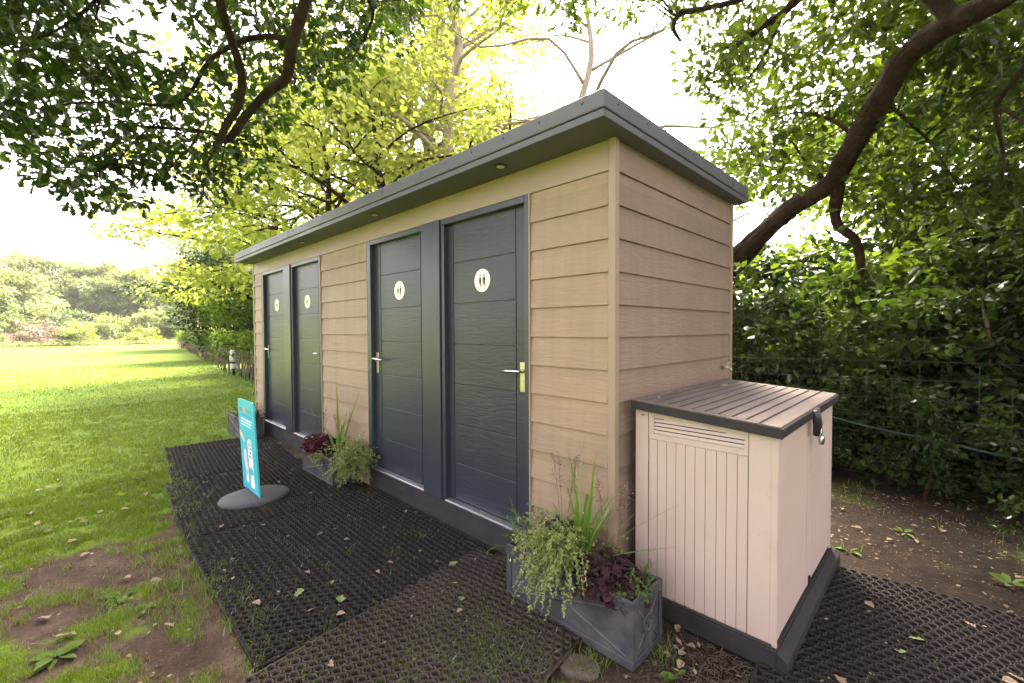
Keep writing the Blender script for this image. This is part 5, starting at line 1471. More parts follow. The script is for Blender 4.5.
RIGHT_OAK_CLUMPS = [(1.1, 4.53, 4.94), (-0.73, 4.59, 4.27), (1.94, 4.08, 3.78), (1.13, 3.55, 4.25), (0.98, 4.22, 4.74), (2.02, 4.67, 5.03), (0.66, 4.21, 2.91), (0.68, 2.93, 4.59), (1.15, 4.81, 4.28), (1.81, 3.48, 3.86), (-0.33, 3.61, 5.06), (0.68, 4.84, 4.47), (0.06, 3.65, 3.12), (1.86, 3.52, 2.16), (0.17, 3.45, 4.2), (0.68, 5.42, 3.04), (1.44, 4.19, 2.82), (1.36, 3.23, 3.74), (1.34, 4.37, 3.19), (0.77, 4.6, 4.8), (1.52, 3.47, 2.68), (-0.79, 4.29, 5.01), (-0.22, 2.36, 4.83), (0.04, 3.01, 3.42), (1.44, 4.35, 3.42), (1.63, 4.91, 4.33), (0.49, 4.75, 3.57), (0.78, 3.61, 4.89), (1.92, 3.79, 2.81), (1.0, 4.84, 3.01), (1.41, 4.06, 2.68), (1.39, 3.7, 3.49), (1.99, 4.33, 3.05), (-0.7, 2.8, 4.11), (1.79, 3.34, 2.64), (-0.39, 3.51, 5.66), (-0.41, 3.46, 4.87), (-0.93, 4.71, 3.9), (1.75, 4.11, 3.07), (1.39, 4.05, 2.47), (0.93, 2.92, 3.26), (1.8, 5.18, 2.69), (0.76, 2.98, 3.97), (-0.69, 4.44, 4.46), (-0.97, 3.6, 6.04), (-0.95, 4.34, 4.17), (1.72, 3.84, 4.47), (0.05, 2.73, 4.01), (0.14, 4.19, 4.2), (1.84, 4.57, 2.6), (1.56, 4.14, 4.76), (1.45, 4.58, 3.1), (1.88, 3.8, 4.12), (-0.06, 4.32, 4.31), (1.47, 3.09, 3.33), (-0.52, 4.15, 3.78), (1.5, 4.16, 3.93), (-0.85, 4.19, 4.83), (1.22, 4.02, 3.6), (1.71, 4.01, 4.23), (1.08, 3.2, 3.8), (-0.83, 4.25, 5.21), (0.62, 3.72, 4.01), (1.03, 3.04, 3.8), (2.01, 4.54, 3.37), (0.51, 3.15, 3.97), (0.77, 3.18, 2.54), (0.82, 4.45, 4.18), (0.93, 4.13, 4.15), (1.07, 3.22, 3.96), (1.69, 3.61, 3.22), (1.65, 3.22, 3.49), (-0.33, 3.86, 4.94), (0.33, 2.53, 4.71), (-0.4, 2.76, 3.25), (2.08, 4.99, 4.28), (0.01, 3.51, 3.69), (0.13, 3.03, 3.04), (0.83, 3.47, 4.92), (1.5, 3.43, 4.22), (0.4, 4.82, 4.67), (1.29, 3.19, 3.05), (-0.02, 3.61, 4.36), (0.7, 4.36, 4.07), (1.0, 3.05, 4.43), (-0.53, 4.61, 3.67), (0.61, 2.59, 3.94), (1.84, 3.99, 4.66), (1.59, 3.23, 3.59), (0.04, 4.95, 3.66), (0.75, 2.7, 4.16), (1.26, 2.86, 3.65), (0.34, 2.9, 4.47), (0.12, 4.08, 4.67), (0.39, 4.64, 3.64), (0.74, 3.44, 3.15), (0.31, 2.25, 4.42), (0.2, 2.1, 4.57), (1.91, 3.77, 2.7), (0.07, 3.31, 5.38), (0.1, 4.05, 5.38), (1.57, 4.74, 3.59), (0.72, 4.63, 5.08), (0.66, 3.27, 3.68), (1.66, 3.58, 2.31), (0.43, 2.9, 3.53), (-0.18, 4.59, 3.26), (0.18, 3.77, 3.81), (1.62, 4.15, 2.99), (-0.07, 4.69, 4.0), (1.38, 2.73, 3.74), (1.82, 3.77, 3.45), (1.26, 5.13, 3.79), (0.52, 4.03, 3.92), (1.86, 3.41, 2.33), (-0.44, 4.19, 3.31), (0.5, 4.54, 3.26), (-0.78, 2.79, 5.51), (-0.18, 2.86, 3.15), (1.84, 3.09, 2.42), (0.73, 4.03, 3.73), (1.51, 4.17, 4.31), (1.93, 4.2, 4.48), (1.73, 3.89, 2.55), (0.55, 4.31, 4.84), (1.75, 3.4, 2.85), (1.07, 5.2, 2.81), (0.6, 4.69, 3.33), (0.01, 4.12, 3.39), (1.17, 4.22, 3.61), (0.3, 3.93, 4.92), (0.25, 3.51, 5.12), (1.6, 4.25, 3.75), (-0.82, 3.27, 4.93), (-0.91, 3.81, 4.13), (0.18, 4.37, 4.58), (1.3, 3.58, 2.65), (0.65, 3.58, 4.8), (1.08, 3.24, 2.8), (0.95, 3.29, 4.07), (0.97, 3.18, 2.68), (-0.11, 2.44, 4.08), (-0.56, 3.44, 4.08), (0.82, 3.12, 4.46), (1.27, 3.51, 4.33), (1.29, 2.94, 3.81), (-1.05, 3.41, 5.33), (0.83, 4.66, 3.64), (1.07, 4.15, 5.12), (0.92, 4.26, 4.66), (-0.17, 4.12, 4.31), (0.26, 4.8, 4.1), (1.44, 4.29, 3.88), (0.91, 3.22, 2.51), (0.88, 5.46, 2.88), (-0.39, 3.59, 5.82), (-0.12, 3.48, 4.72), (1.15, 3.97, 2.83), (0.55, 3.47, 5.03), (0.71, 2.97, 4.71), (1.28, 3.32, 2.45), (0.42, 3.91, 3.91), (-0.48, 4.58, 4.62), (0.05, 3.99, 4.81), (0.51, 4.82, 2.88), (1.34, 4.09, 3.72), (-0.59, 3.96, 3.67), (1.62, 3.05, 3.23), (1.24, 3.21, 3.67), (0.15, 3.98, 4.79), (1.98, 4.89, 2.63), (0.78, 3.8, 3.16), (0.02, 5.03, 3.87), (0.78, 4.84, 4.76), (0.62, 3.2, 5.0), (-0.07, 3.22, 4.39), (-0.21, 3.93, 5.69), (1.61, 4.24, 4.33), (-0.51, 3.05, 5.02), (1.44, 4.41, 5.13), (-0.25, 2.79, 4.61), (0.0, 3.17, 3.77), (0.6, 4.87, 3.74), (-0.81, 3.31, 4.78), (1.12, 3.91, 3.76), (-0.72, 2.81, 4.28), (1.83, 5.23, 2.92), (-0.49, 3.5, 4.3), (-0.91, 3.29, 5.51), (1.22, 4.92, 2.7), (1.78, 4.0, 3.87), (1.87, 3.46, 4.19), (0.74, 3.4, 3.36), (0.75, 3.58, 2.92), (-0.27, 3.4, 5.31), (1.74, 3.18, 4.05), (1.68, 3.58, 2.7), (0.14, 4.18, 3.82), (0.84, 3.57, 2.89), (2.07, 4.87, 2.4), (1.68, 3.32, 3.81), (1.31, 3.6, 2.81), (1.77, 3.5, 3.01), (1.84, 3.72, 2.63), (1.63, 2.74, 4.0), (1.27, 2.61, 4.16), (0.69, 3.77, 4.52), (0.56, 4.9, 4.22), (-0.68, 4.14, 3.46), (1.74, 5.2, 3.54), (0.17, 4.12, 3.16), (-0.56, 3.57, 5.59), (1.23, 4.4, 4.47), (1.2, 5.18, 2.96), (1.6, 3.22, 3.17), (0.43, 3.22, 4.93), (0.95, 4.68, 3.46), (0.36, 2.92, 4.87), (1.49, 3.64, 4.19), (1.1, 4.1, 3.35), (-0.39, 2.72, 3.88), (-0.55, 2.84, 4.21), (-0.89, 3.76, 5.82), (0.02, 2.85, 3.28), (1.36, 3.93, 4.7), (1.11, 2.7, 4.16), (0.57, 2.34, 4.49), (0.63, 3.87, 4.23), (-0.41, 2.69, 4.22), (1.07, 3.05, 4.26), (-0.73, 2.49, 5.02), (-0.88, 2.64, 4.94), (-1.77, 1.72, 5.26), (-1.17, 2.76, 5.4), (-2.18, 2.43, 5.26), (-1.43, 2.35, 5.41), (-1.24, 2.21, 5.32), (-2.24, 1.81, 5.46), (-1.9, 2.73, 5.9), (-1.85, 2.11, 5.56), (-1.56, 2.88, 5.39), (-2.51, 2.0, 6.0), (-1.31, 3.11, 5.89), (-0.76, 2.74, 5.35), (-1.01, 2.73, 5.24), (-1.81, 2.0, 5.32), (-1.96, 2.43, 5.51), (-1.42, 2.4, 5.0), (-2.23, 2.69, 5.52), (-0.89, 2.57, 5.36), (-2.28, 2.18, 5.52), (-2.35, 2.58, 5.68), (-1.21, 0.73, 4.78), (-0.92, 0.52, 5.59), (0.17, 0.99, 4.46), (-0.34, 1.43, 6.38), (0.61, 2.32, 5.78), (-0.03, 0.74, 5.17), (1.62, 3.05, 5.49), (1.05, 1.35, 3.97), (2.16, 3.35, 4.28), (-0.43, -0.41, 4.89), (1.62, 1.46, 4.43), (-0.07, 1.61, 6.57), (1.33, 1.62, 5.36), (-0.12, 1.32, 5.62), (-0.63, 0.52, 4.83), (0.82, 2.65, 5.41), (-0.56, -0.01, 5.5), (0.51, 0.48, 4.62), (0.95, 1.55, 4.72), (1.92, 3.54, 4.77), (1.31, 1.27, 4.37), (-0.85, 0.88, 4.55), (1.33, 2.31, 4.55), (1.54, 3.1, 4.45), (-1.31, 0.34, 6.85), (-0.13, 0.46, 5.47), (1.66, 1.75, 4.35), (-0.14, 0.82, 5.81), (-0.06, 0.67, 4.93), (2.04, 2.22, 4.94), (0.35, 1.3, 5.77), (-0.37, 2.7, 5.43), (2.32, 3.32, 4.68), (1.12, 1.06, 4.79), (-0.08, 0.38, 5.58), (0.96, 1.04, 4.49), (1.97, 3.06, 4.15), (-1.26, 0.39, 5.89), (-0.74, 0.89, 5.02), (0.75, 1.28, 5.44), (-0.55, 1.04, 5.2), (1.93, 2.26, 5.27), (-0.64, 0.67, 6.28), (-0.48, 0.49, 6.16), (0.01, 0.9, 5.99), (1.21, 1.11, 4.33), (0.88, 1.14, 5.39), (0.53, 0.79, 4.64), (0.34, 1.67, 5.37), (1.96, 3.01, 5.56), (1.04, 0.69, 4.64), (1.86, 1.64, 3.65), (1.39, 1.1, 4.43), (1.94, 1.41, 4.08), (1.69, 0.88, 4.24), (0.75, 1.43, 5.11), (1.61, 0.93, 4.35), (-1.31, 0.48, 5.59), (1.37, 1.43, 4.61), (-0.95, -0.04, 5.08), (0.46, 0.97, 4.07), (1.43, 1.29, 4.9), (-0.08, 0.32, 4.92), (-0.5, 1.25, 5.43), (-0.8, 0.43, 5.79), (1.36, 1.59, 3.76), (1.07, 2.46, 5.06), (-0.92, 1.36, 6.2), (1.84, 2.1, 4.01), (0.98, 2.41, 4.53), (0.68, 1.17, 4.3), (0.75, 1.81, 4.41), (2.05, 1.63, 4.54), (2.02, 1.72, 3.99), (0.59, 1.1, 5.07), (0.65, 0.59, 4.76), (0.29, 1.26, 4.71), (0.55, 1.98, 6.17), (-0.02, 2.4, 5.62), (-0.08, 1.66, 6.09), (-0.6, 1.75, 5.63), (-0.86, 0.34, 4.79), (1.57, 2.2, 4.06), (2.08, 2.95, 4.61), (2.05, 2.63, 4.78), (-0.21, 1.53, 6.26), (-0.1, 0.48, 4.66), (1.03, 2.21, 5.67), (0.37, 0.55, 4.79), (1.79, 1.75, 3.58)]


def overhang(name, label, limbs, clumps, roots, bark, leafm, loc, rad, per, size, seeds=0):
    t = thing(name, label, 'tree', loc)
    off = np.array(loc)
    ll = [[(p[0] - off[0], p[1] - off[1], p[2] - off[2], p[3]) for p in l] for l in roots + limbs]
    cc = [tuple(np.array(c) - off) for c in clumps]
    mb = MB()
    limb_tubes(mb, ll[:1], 44, 9, wob=0.03, ridge=0.42)
    mb.build('trunk', bark, t)
    mb = MB()
    limb_tubes(mb, ll[1:], 18, 8, wob=0.05, ridge=0.34)
    twigs_to(mb, ll, [c for c in cc if rng.random() < 0.5], maxd=1.15)
    mb.build('limbs', bark, t)
    r = rng.uniform(0.75, 1.3, len(cc)) * rad
    p, a, n, l = clump_leaves(cc, r, per, size, 0.6, 0.9, 0.55)
    leaves('crown', p, a, n, l, 'oak', leafm, t, fold=0.22, droop=0.2)
    return t

# unseen sprays added to the left oak over mats and viewer, shading the foreground
g = np.random.default_rng(77)
for _ in range(900):
    x, y, z = g.uniform(-3.5, 8.5), g.uniform(-9, 3.5), g.uniform(5.2, 8.5)
    if (x - 1.2) * -0.70 + (y + 2.0) * 0.71 < (z - 1.5) * 1.05 and ((x - 2.8) / 6) ** 2 + ((y + 3) / 6.2) ** 2 < 1:
        LEFT_OAK_CLUMPS.append((x, y, z))

for _ in range(170):  # high sprays added out of view, keeping sun off the worn grass
    LEFT_OAK_CLUMPS.append((g.uniform(-7.0, -2.8), g.uniform(-0.2, 3.6), g.uniform(7.0, 8.6)))
for _ in range(520):  # unseen sprays added at the right, down low, to darken that side
    x, y, z = g.uniform(3.6, 11), g.uniform(-4, 6), g.uniform(2.6, 8.5)
    if (x - 1.2) * 0.975 + (y + 2.0) * -0.22 > 3.0 and y < 0.35 * (x - 1.2) + 2.5:
        RIGHT_OAK_CLUMPS.append((x, y, z))

for _ in range(420):        # its crown over the hazels, behind the bough
    x, y, z = g.uniform(-0.8, 6.5), g.uniform(3.2, 7.5), g.uniform(3.6, 8.0)
    if x > -0.6 + 0.35 * (y - 3):
        RIGHT_OAK_CLUMPS.append((x, y, z))

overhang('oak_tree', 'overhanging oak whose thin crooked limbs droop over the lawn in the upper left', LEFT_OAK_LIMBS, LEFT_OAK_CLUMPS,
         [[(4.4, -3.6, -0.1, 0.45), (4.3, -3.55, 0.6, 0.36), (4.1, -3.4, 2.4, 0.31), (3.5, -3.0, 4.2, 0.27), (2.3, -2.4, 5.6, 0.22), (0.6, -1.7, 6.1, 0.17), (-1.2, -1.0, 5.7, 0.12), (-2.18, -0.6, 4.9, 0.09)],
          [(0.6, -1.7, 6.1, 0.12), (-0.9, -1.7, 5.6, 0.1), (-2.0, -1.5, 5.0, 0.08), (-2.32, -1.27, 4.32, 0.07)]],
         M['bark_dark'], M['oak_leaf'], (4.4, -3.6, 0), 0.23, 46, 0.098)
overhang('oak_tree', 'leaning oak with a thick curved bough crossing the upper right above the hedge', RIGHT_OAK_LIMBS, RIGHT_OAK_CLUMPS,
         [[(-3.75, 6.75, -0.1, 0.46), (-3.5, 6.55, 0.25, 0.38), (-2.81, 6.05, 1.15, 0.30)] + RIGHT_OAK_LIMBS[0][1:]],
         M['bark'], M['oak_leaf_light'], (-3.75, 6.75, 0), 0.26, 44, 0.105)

def grow_tree(name, label, loc, height, trunk_r, crown_base, crown_r, bark, leafm, n_limbs, per, size, seed, flat=0.5, clump_r=0.5, lean=(0, 0), template='ovate',
              group=None, subs=3, top_bias=0.0, bare=0.0, cat='tree', squash=1.0):
    g = np.random.default_rng(seed)
    t = thing(name, label, cat, loc, 0.0, group)
    top = np.array([lean[0], lean[1], height])
    n = 8
    tr = []
    for i in range(n + 1):
        f = i / n
        tr.append((top[0] * f + g.normal() * 0.05 * height * 0.15 * (f > 0), top[1] * f + g.normal() * 0.05 * height * 0.15 * (f > 0), height * f * 0.96 - (0.1 if i == 0 else 0), trunk_r * (1.25 if i == 0 else 1) * (1 - 0.86 * f)))
    mb = MB()
    limb_tubes(mb, [tr], 12, 3, wob=0.08)
    mb.build('trunk', bark, t)
    limbs, cl = [], []
    tp = np.array(smooth_path(tr, 4))
    for k in range(n_limbs):
        f = crown_base + (1 - crown_base) * ((k + g.random()) / n_limbs) ** (1 - top_bias)
        i = min(int(f * (len(tp) - 1)), len(tp) - 1)
        p = tp[i]
        a = k * 2.4 + g.normal() * 0.5
        ff = (f - crown_base) / (1 - crown_base)
        ln = crown_r * (math.sin(math.pi * (0.22 + 0.72 * ff)) * 0.9 + 0.12) * g.uniform(0.7, 1.15)
        up = g.uniform(0.15, 0.6) + 0.5 * ff
        e = p[:3] + np.array([math.cos(a) * ln, math.sin(a) * ln * squash, ln * up * 0.55])
        m1 = p[:3] * 0.6 + e * 0.4 + np.array([0, 0, ln * 0.10]) + g.normal(scale=0.05, size=3) * ln
        m2 = p[:3] * 0.25 + e * 0.75 + np.array([0, 0, ln * 0.06]) + g.normal(scale=0.05, size=3) * ln
        r = max(min(p[3] * 0.55, 0.02 + ln * 0.022), 0.012)
        L_ = [np.append(p[:3], r), np.append(m1, r * 0.75), np.append(m2, r * 0.45), np.append(e, r * 0.18)]
        limbs.append(L_)
        P = smooth_path(L_, 4)
        for s in range(subs):
            q = P[int(g.uniform(0.35, 1.0) * (len(P) - 1))]
            b = a + g.normal() * 0.9
            l2 = ln * g.uniform(0.2, 0.45)
            e2 = q[:3] + np.array([math.cos(b) * l2, math.sin(b) * l2 * squash, g.normal() * 0.22 * l2])
            limbs.append([np.append(q[:3], r * 0.4), np.append((q[:3] + e2) / 2 + np.array([0, 0, 0.08 * l2]), r * 0.28), np.append(e2, r * 0.1)])
            cl.append(e2)
            cl.append((q[:3] + e2) / 2 + g.normal(scale=0.2, size=3) * clump_r)
        cl.append(e)
        cl.append(m2)
    mb = MB()
    limb_tubes(mb, limbs, 7, 3, wob=0.08)
    if cl:
        mb.build('limbs', bark, t)
    cl = np.array(cl)
    if bare:
        cl = cl[g.random(len(cl)) > bare]
    cl = cl + g.normal(scale=clump_r * 0.3, size=cl.shape)
    p, a, nn, l = clump_leaves(cl, clump_r * g.uniform(0.7, 1.3, len(cl)), per, size, flat)
    leaves('crown', p, a, nn, l, template, leafm, t)
    return t

# trees behind the cabin, against the light
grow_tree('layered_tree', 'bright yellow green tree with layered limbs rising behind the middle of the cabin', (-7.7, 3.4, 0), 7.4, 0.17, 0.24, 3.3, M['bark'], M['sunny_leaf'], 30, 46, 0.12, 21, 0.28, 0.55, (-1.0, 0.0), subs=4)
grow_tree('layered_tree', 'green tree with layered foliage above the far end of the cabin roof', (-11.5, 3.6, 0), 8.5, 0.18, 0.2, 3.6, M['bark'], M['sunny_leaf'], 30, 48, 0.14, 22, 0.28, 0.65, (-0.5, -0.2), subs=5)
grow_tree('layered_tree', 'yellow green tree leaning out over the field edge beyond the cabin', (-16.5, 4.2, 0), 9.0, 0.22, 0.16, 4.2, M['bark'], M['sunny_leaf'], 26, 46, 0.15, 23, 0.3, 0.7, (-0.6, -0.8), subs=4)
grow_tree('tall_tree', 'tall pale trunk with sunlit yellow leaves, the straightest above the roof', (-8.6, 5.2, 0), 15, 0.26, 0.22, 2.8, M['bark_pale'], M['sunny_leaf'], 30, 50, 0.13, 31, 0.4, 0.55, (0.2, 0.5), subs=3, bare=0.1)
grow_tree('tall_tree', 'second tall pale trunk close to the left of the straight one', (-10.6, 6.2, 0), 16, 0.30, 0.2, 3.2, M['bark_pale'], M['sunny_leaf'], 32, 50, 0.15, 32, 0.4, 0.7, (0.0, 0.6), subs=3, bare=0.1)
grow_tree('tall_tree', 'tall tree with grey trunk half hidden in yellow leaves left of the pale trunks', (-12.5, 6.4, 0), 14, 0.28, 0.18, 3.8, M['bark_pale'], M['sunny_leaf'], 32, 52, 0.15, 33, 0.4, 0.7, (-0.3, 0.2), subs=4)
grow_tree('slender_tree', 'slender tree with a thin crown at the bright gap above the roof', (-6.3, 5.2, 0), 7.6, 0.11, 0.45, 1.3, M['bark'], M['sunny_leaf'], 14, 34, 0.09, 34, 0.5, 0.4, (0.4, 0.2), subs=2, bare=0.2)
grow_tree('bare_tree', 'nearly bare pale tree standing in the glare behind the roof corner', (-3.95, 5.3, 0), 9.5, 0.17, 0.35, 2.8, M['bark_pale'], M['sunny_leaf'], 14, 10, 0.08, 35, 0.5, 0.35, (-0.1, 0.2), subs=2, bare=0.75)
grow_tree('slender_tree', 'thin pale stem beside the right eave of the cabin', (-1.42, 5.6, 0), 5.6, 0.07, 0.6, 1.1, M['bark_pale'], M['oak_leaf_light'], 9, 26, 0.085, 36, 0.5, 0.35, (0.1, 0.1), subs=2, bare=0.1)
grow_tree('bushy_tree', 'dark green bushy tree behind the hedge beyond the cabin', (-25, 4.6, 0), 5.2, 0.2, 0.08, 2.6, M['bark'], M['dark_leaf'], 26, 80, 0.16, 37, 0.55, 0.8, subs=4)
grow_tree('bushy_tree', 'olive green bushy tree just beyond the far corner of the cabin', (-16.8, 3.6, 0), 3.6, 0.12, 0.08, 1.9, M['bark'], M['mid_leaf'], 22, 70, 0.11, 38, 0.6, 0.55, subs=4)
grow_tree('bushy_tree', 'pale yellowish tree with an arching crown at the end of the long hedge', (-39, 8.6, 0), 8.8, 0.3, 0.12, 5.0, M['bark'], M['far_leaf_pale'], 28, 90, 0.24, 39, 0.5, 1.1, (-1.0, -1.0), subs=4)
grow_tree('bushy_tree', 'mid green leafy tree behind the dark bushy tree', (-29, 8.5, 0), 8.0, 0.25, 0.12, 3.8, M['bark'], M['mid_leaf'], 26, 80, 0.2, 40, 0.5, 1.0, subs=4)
# darker trees and undergrowth in the wood behind the cabin, seen between the trunks
for i, (x, y, h, lab) in enumerate(((0.8, 9.5, 5.6, 'leafy tree deep in the wood behind the hazel hedge'), (4.2, 9.0, 6.6, 'leafy tree at the right edge behind the hazel hedge'),
                                    (-14.5, 10.5, 9.5, 'sunlit leafy tree far back behind the tall pale trunks'), (-20, 9.5, 9.5, 'leafy tree behind the layered trees at the field edge'))):
    grow_tree('woodland_tree', lab, (x, y, 0), h, 0.24, 0.15, 3.0, M['bark'], M['sunny_leaf'] if x < -10 else M['mid_leaf'], 24, 60, 0.16, 50 + i, 0.5, 0.8, subs=3)

def shrub(name, label, loc, w, d, h, n_cl, per, size, leafm, seed, template='ovate', clump_r=0.3, group=None, stems=7, cat='shrub', stem_m=None, low=0.02):
    g = np.random.default_rng(seed)
    t = thing(name, label, cat, loc, 0.0, group)
    u = unit(g.normal(size=(n_cl, 3)))
    u[:, 2] = np.abs(u[:, 2])
    rr = g.uniform(0.35, 1.0, (n_cl, 1)) ** 0.6
    c = u * rr * np.array([w / 2, d / 2, h * 0.95])
    c[:, 2] = np.maximum(c[:, 2], low + g.uniform(0, 0.35, n_cl))
    c *= (0.78 + 0.4 * g.random((n_cl, 1)))
    p, a, n, l = clump_leaves(c, clump_r * g.uniform(0.7, 1.3, n_cl), per, size, 0.5)
    p[:, 2] = np.maximum(p[:, 2], 0.02)
    leaves('foliage', p, a, n, l, template, leafm, t)
    mb = MB()
    for k in range(stems):
        e = c[g.integers(n_cl)]
        b = np.array([g.normal() * w * 0.06, g.normal() * d * 0.06, -0.05])
        m_ = b * 0.5 + e * 0.5 + np.array([0, 0, 0.12 * h]) + g.normal(scale=0.05, size=3)
        r = 0.012 + 0.006 * h * g.random()
        P = smooth_path([np.append(b, r), np.append(m_, r * 0.7), np.append(e, r * 0.3)], 5)
        mb.tube([q[:3] for q in P], [q[3] for q in P], 6)
    mb.build('stems', stem_m or M['twig'], t)
    return t

# hazel and bramble hedge behind the wire fence
shrub('hazel_shrub', 'leafy hazel shrub right behind the storage box lid', (0.05, 4.15, 0), 2.0, 1.2, 2.35, 120, 60, 0.10, M['shrub_leaf'], 61, clump_r=0.26)
shrub('hazel_shrub', 'large hazel shrub behind the middle of the wire fence', (1.55, 4.5, 0), 2.2, 1.4, 2.75, 150, 60, 0.105, M['shrub_leaf'], 62, clump_r=0.28)
shrub('hazel_shrub', 'hazel shrub with hanging leaves at the right end of the wire fence', (3.1, 4.15, 0), 2.2, 1.4, 2.6, 140, 60, 0.105, M['shrub_leaf'], 63, clump_r=0.28)
shrub('hazel_shrub', 'hazel shrub at the right picture edge', (4.7, 4.3, 0), 2.4, 1.5, 2.7, 130, 60, 0.105, M['shrub_leaf'], 64, clump_r=0.28)
shrub('hazel_shrub', 'brighter hazel shrub beside the right wall edge of the cabin', (-1.15, 4.4, 0), 1.7, 1.2, 2.5, 110, 60, 0.095, M['oak_leaf_light'], 65, clump_r=0.26)
shrub('hazel_shrub', 'tall hazel behind the first row, under the hanging bough', (0.7, 5.8, 0), 2.6, 1.6, 2.7, 150, 60, 0.12, M['mid_leaf'], 66, clump_r=0.32)
shrub('hazel_shrub', 'tall hazel behind the right end of the fence', (2.7, 6.0, 0), 2.8, 1.8, 3.4, 150, 60, 0.12, M['mid_leaf'], 67, clump_r=0.32)
shrub('ivy_patch', 'low dark ivy and nettles at the foot of the wire fence', (1.5, 3.5, 0), 4.8, 0.85, 1.0, 240, 50, 0.055, M['shrub_leaf'], 68, clump_r=0.16, stems=3, cat='ivy')
shrub('bramble', 'bramble spray growing through the middle of the fence', (1.05, 3.22, 0), 0.7, 0.3, 0.75, 22, 26, 0.04, M['shrub_leaf'], 69, clump_r=0.12, stems=1, cat='bramble', stem_m=M['bark_dark'])
shrub('bramble', 'bramble spray trailing on the ground below the right end of the fence', (1.95, 2.75, 0), 1.1, 0.8, 0.35, 34, 26, 0.05, M['shrub_leaf'], 70, clump_r=0.12, stems=1, cat='bramble')
shrub('undergrowth', 'dark undergrowth closing the wood behind the hazels', (1.2, 7.8, 0), 11.0, 2.0, 3.4, 380, 60, 0.18, M['dark_leaf'], 71, clump_r=0.5, stems=8, cat='undergrowth')
shrub('undergrowth', 'undergrowth behind the cabin along the wood edge', (-8.5, 5.2, 0), 12.0, 1.6, 2.4, 280, 46, 0.14, M['mid_leaf'], 72, clump_r=0.45, stems=8, cat='undergrowth')

# wire fence
fence = thing('wire_fence', 'low galvanised wire mesh fence in front of the hazel hedge', 'fence', (1.6, 3.3, 0))
mb = MB()
def sag(x):
    return 0.02 * math.sin(x * 2.1) + 0.012 * math.sin(x * 5.3)
for z in (0.10, 0.24, 0.38, 0.52, 0.67, 0.83, 1.0, 1.16):
    mb.tube([(x * 0.2 - 2.6, sag(x * 0.2 + z), z + 0.015 * math.sin(x * 0.31 + z * 4)) for x in range(0, 31)], 0.0016, 5)
for i in range(33):
    x = -2.55 + i * 0.182
    mb.tube([(x, sag(x + 0.1), 0.10), (x + 0.006 * math.sin(i), sag(x + 0.6), 0.6), (x, sag(x + 1.1), 1.16 if i % 2 else 1.0)], 0.0014, 5)
mb.build('mesh', M['wire'], fence)
for x in (-2.58, 0.35, 3.4):
    mb = MB()
    mb.tube([(x, 0.045, -0.1), (x + 0.01, 0.045, 0.7), (x, 0.045, 1.3)], [0.035, 0.033, 0.03], 9, wob=0.1)
    mb.build('post', M['post'], fence)
hose = MB()
hose.tube(smooth_path([(0.35, 3.27, 0.62), (0.75, 3.26, 0.545), (1.15, 3.27, 0.50), (1.6, 3.26, 0.44), (2.1, 3.27, 0.43), (2.9, 3.26, 0.5)], 5), 0.009, 8)
tag(hose.build('garden_hose', M['hose']), 'teal garden hose threaded along the wire fence', 'hose')

# long clipped hedge at the field edge
hedge = thing('field_hedge', 'long low clipped hedge with brown stems running along the field beyond the cabin', 'hedge', (-30, 3.9, 0))
cl = []
g = np.random.default_rng(81)
for k in range(520):
    x = -22.5 + 43 * g.random()
    yy = 0.105 * -(x) - 0.15
    cl.append((x, yy + g.uniform(-0.35, 0.35), 0.55 + 0.75 * g.random() ** 0.7))
p, a, n, l = clump_leaves(cl, 0.32, 46, 0.10, 0.7)
leaves('foliage', p, a, n, l, 'quad', M['mid_leaf'], hedge)
mb = MB()
for k in range(260):
    x = -22.5 + 43 * g.random()
    yy = 0.105 * -(x) - 0.35 + g.uniform(-0.2, 0.3)
    mb.tube([(x, yy, -0.05), (x + g.normal() * .05, yy + g.normal() * .05, 0.4), (x + g.normal() * .12, yy + g.normal() * .1, 0.85)], 0.016, 5)
mb.build('stems', M['post'], hedge)
light = thing('bollard_light', 'white garden lamp on a short post in front of the field hedge', 'lamp', (-15.3, 1.85, 0))
mb = MB(); mb.tube([(0, 0, 0), (0, 0, 0.55)], 0.05, 12); mb.build('post', M['edge'], light)
mb = MB(); mb.lathe([(0.09, 0.54), (0.13, 0.56), (0.14, 0.62), (0.12, 0.92), (0.09, 0.97), (0.03, 0.99)], (0, 0, 0), 'z', 18); mb.build('lamp_head', M['white'], light)
mb = MB(); mb.lathe([(0.12, 0.28), (0.125, 0.30), (0.125, 0.44), (0.12, 0.46)], (0, 0, 0), 'z', 18); mb.build('collar', M['white'], light); light.scale = (0.8, 0.8, 0.85)

# ------------------------------------------------------------------ the wooded rise beyond the field
def rise(x, y):
    u = np.clip((-x - 66 - 0.02 * y) / 60, 0, 1)
    return 5.0 * u ** 1.2 * (0.8 + 0.4 * fbm(x * 0.03 + 9, y * 0.03 + 4, 44, 3)) - 0.5 * (u <= 0) 
hx, hy = np.linspace(-330, -64, 60), np.linspace(-220, 160, 80)
HX, HY = np.meshgrid(hx, hy, indexing='ij')
HZ = rise(HX, HY)
idx = np.arange(HX.size).reshape(HX.shape)
qd = np.stack([idx[:-1, :-1], idx[1:, :-1], idx[1:, 1:], idx[:-1, 1:]], -1).reshape(-1, 4)
me = bpy.data.meshes.new('hill')
fill_mesh(me, np.stack([HX, HY, HZ], -1).reshape(-1, 3), qd.ravel(), np.arange(len(qd)) * 4, np.full(len(qd), 4), True)
me.materials.append(mat('hill_scrub', (0.09, 0.14, 0.035), (0.16, 0.21, 0.06), 0.95, (0.25, 0.25, 0.25), 8, bump=0.8, bdist=0.5, bscale=(1, 1, 1)))
hill = bpy.data.objects.new('hill', me)
COL.objects.link(hill)
kind(hill, 'structure')

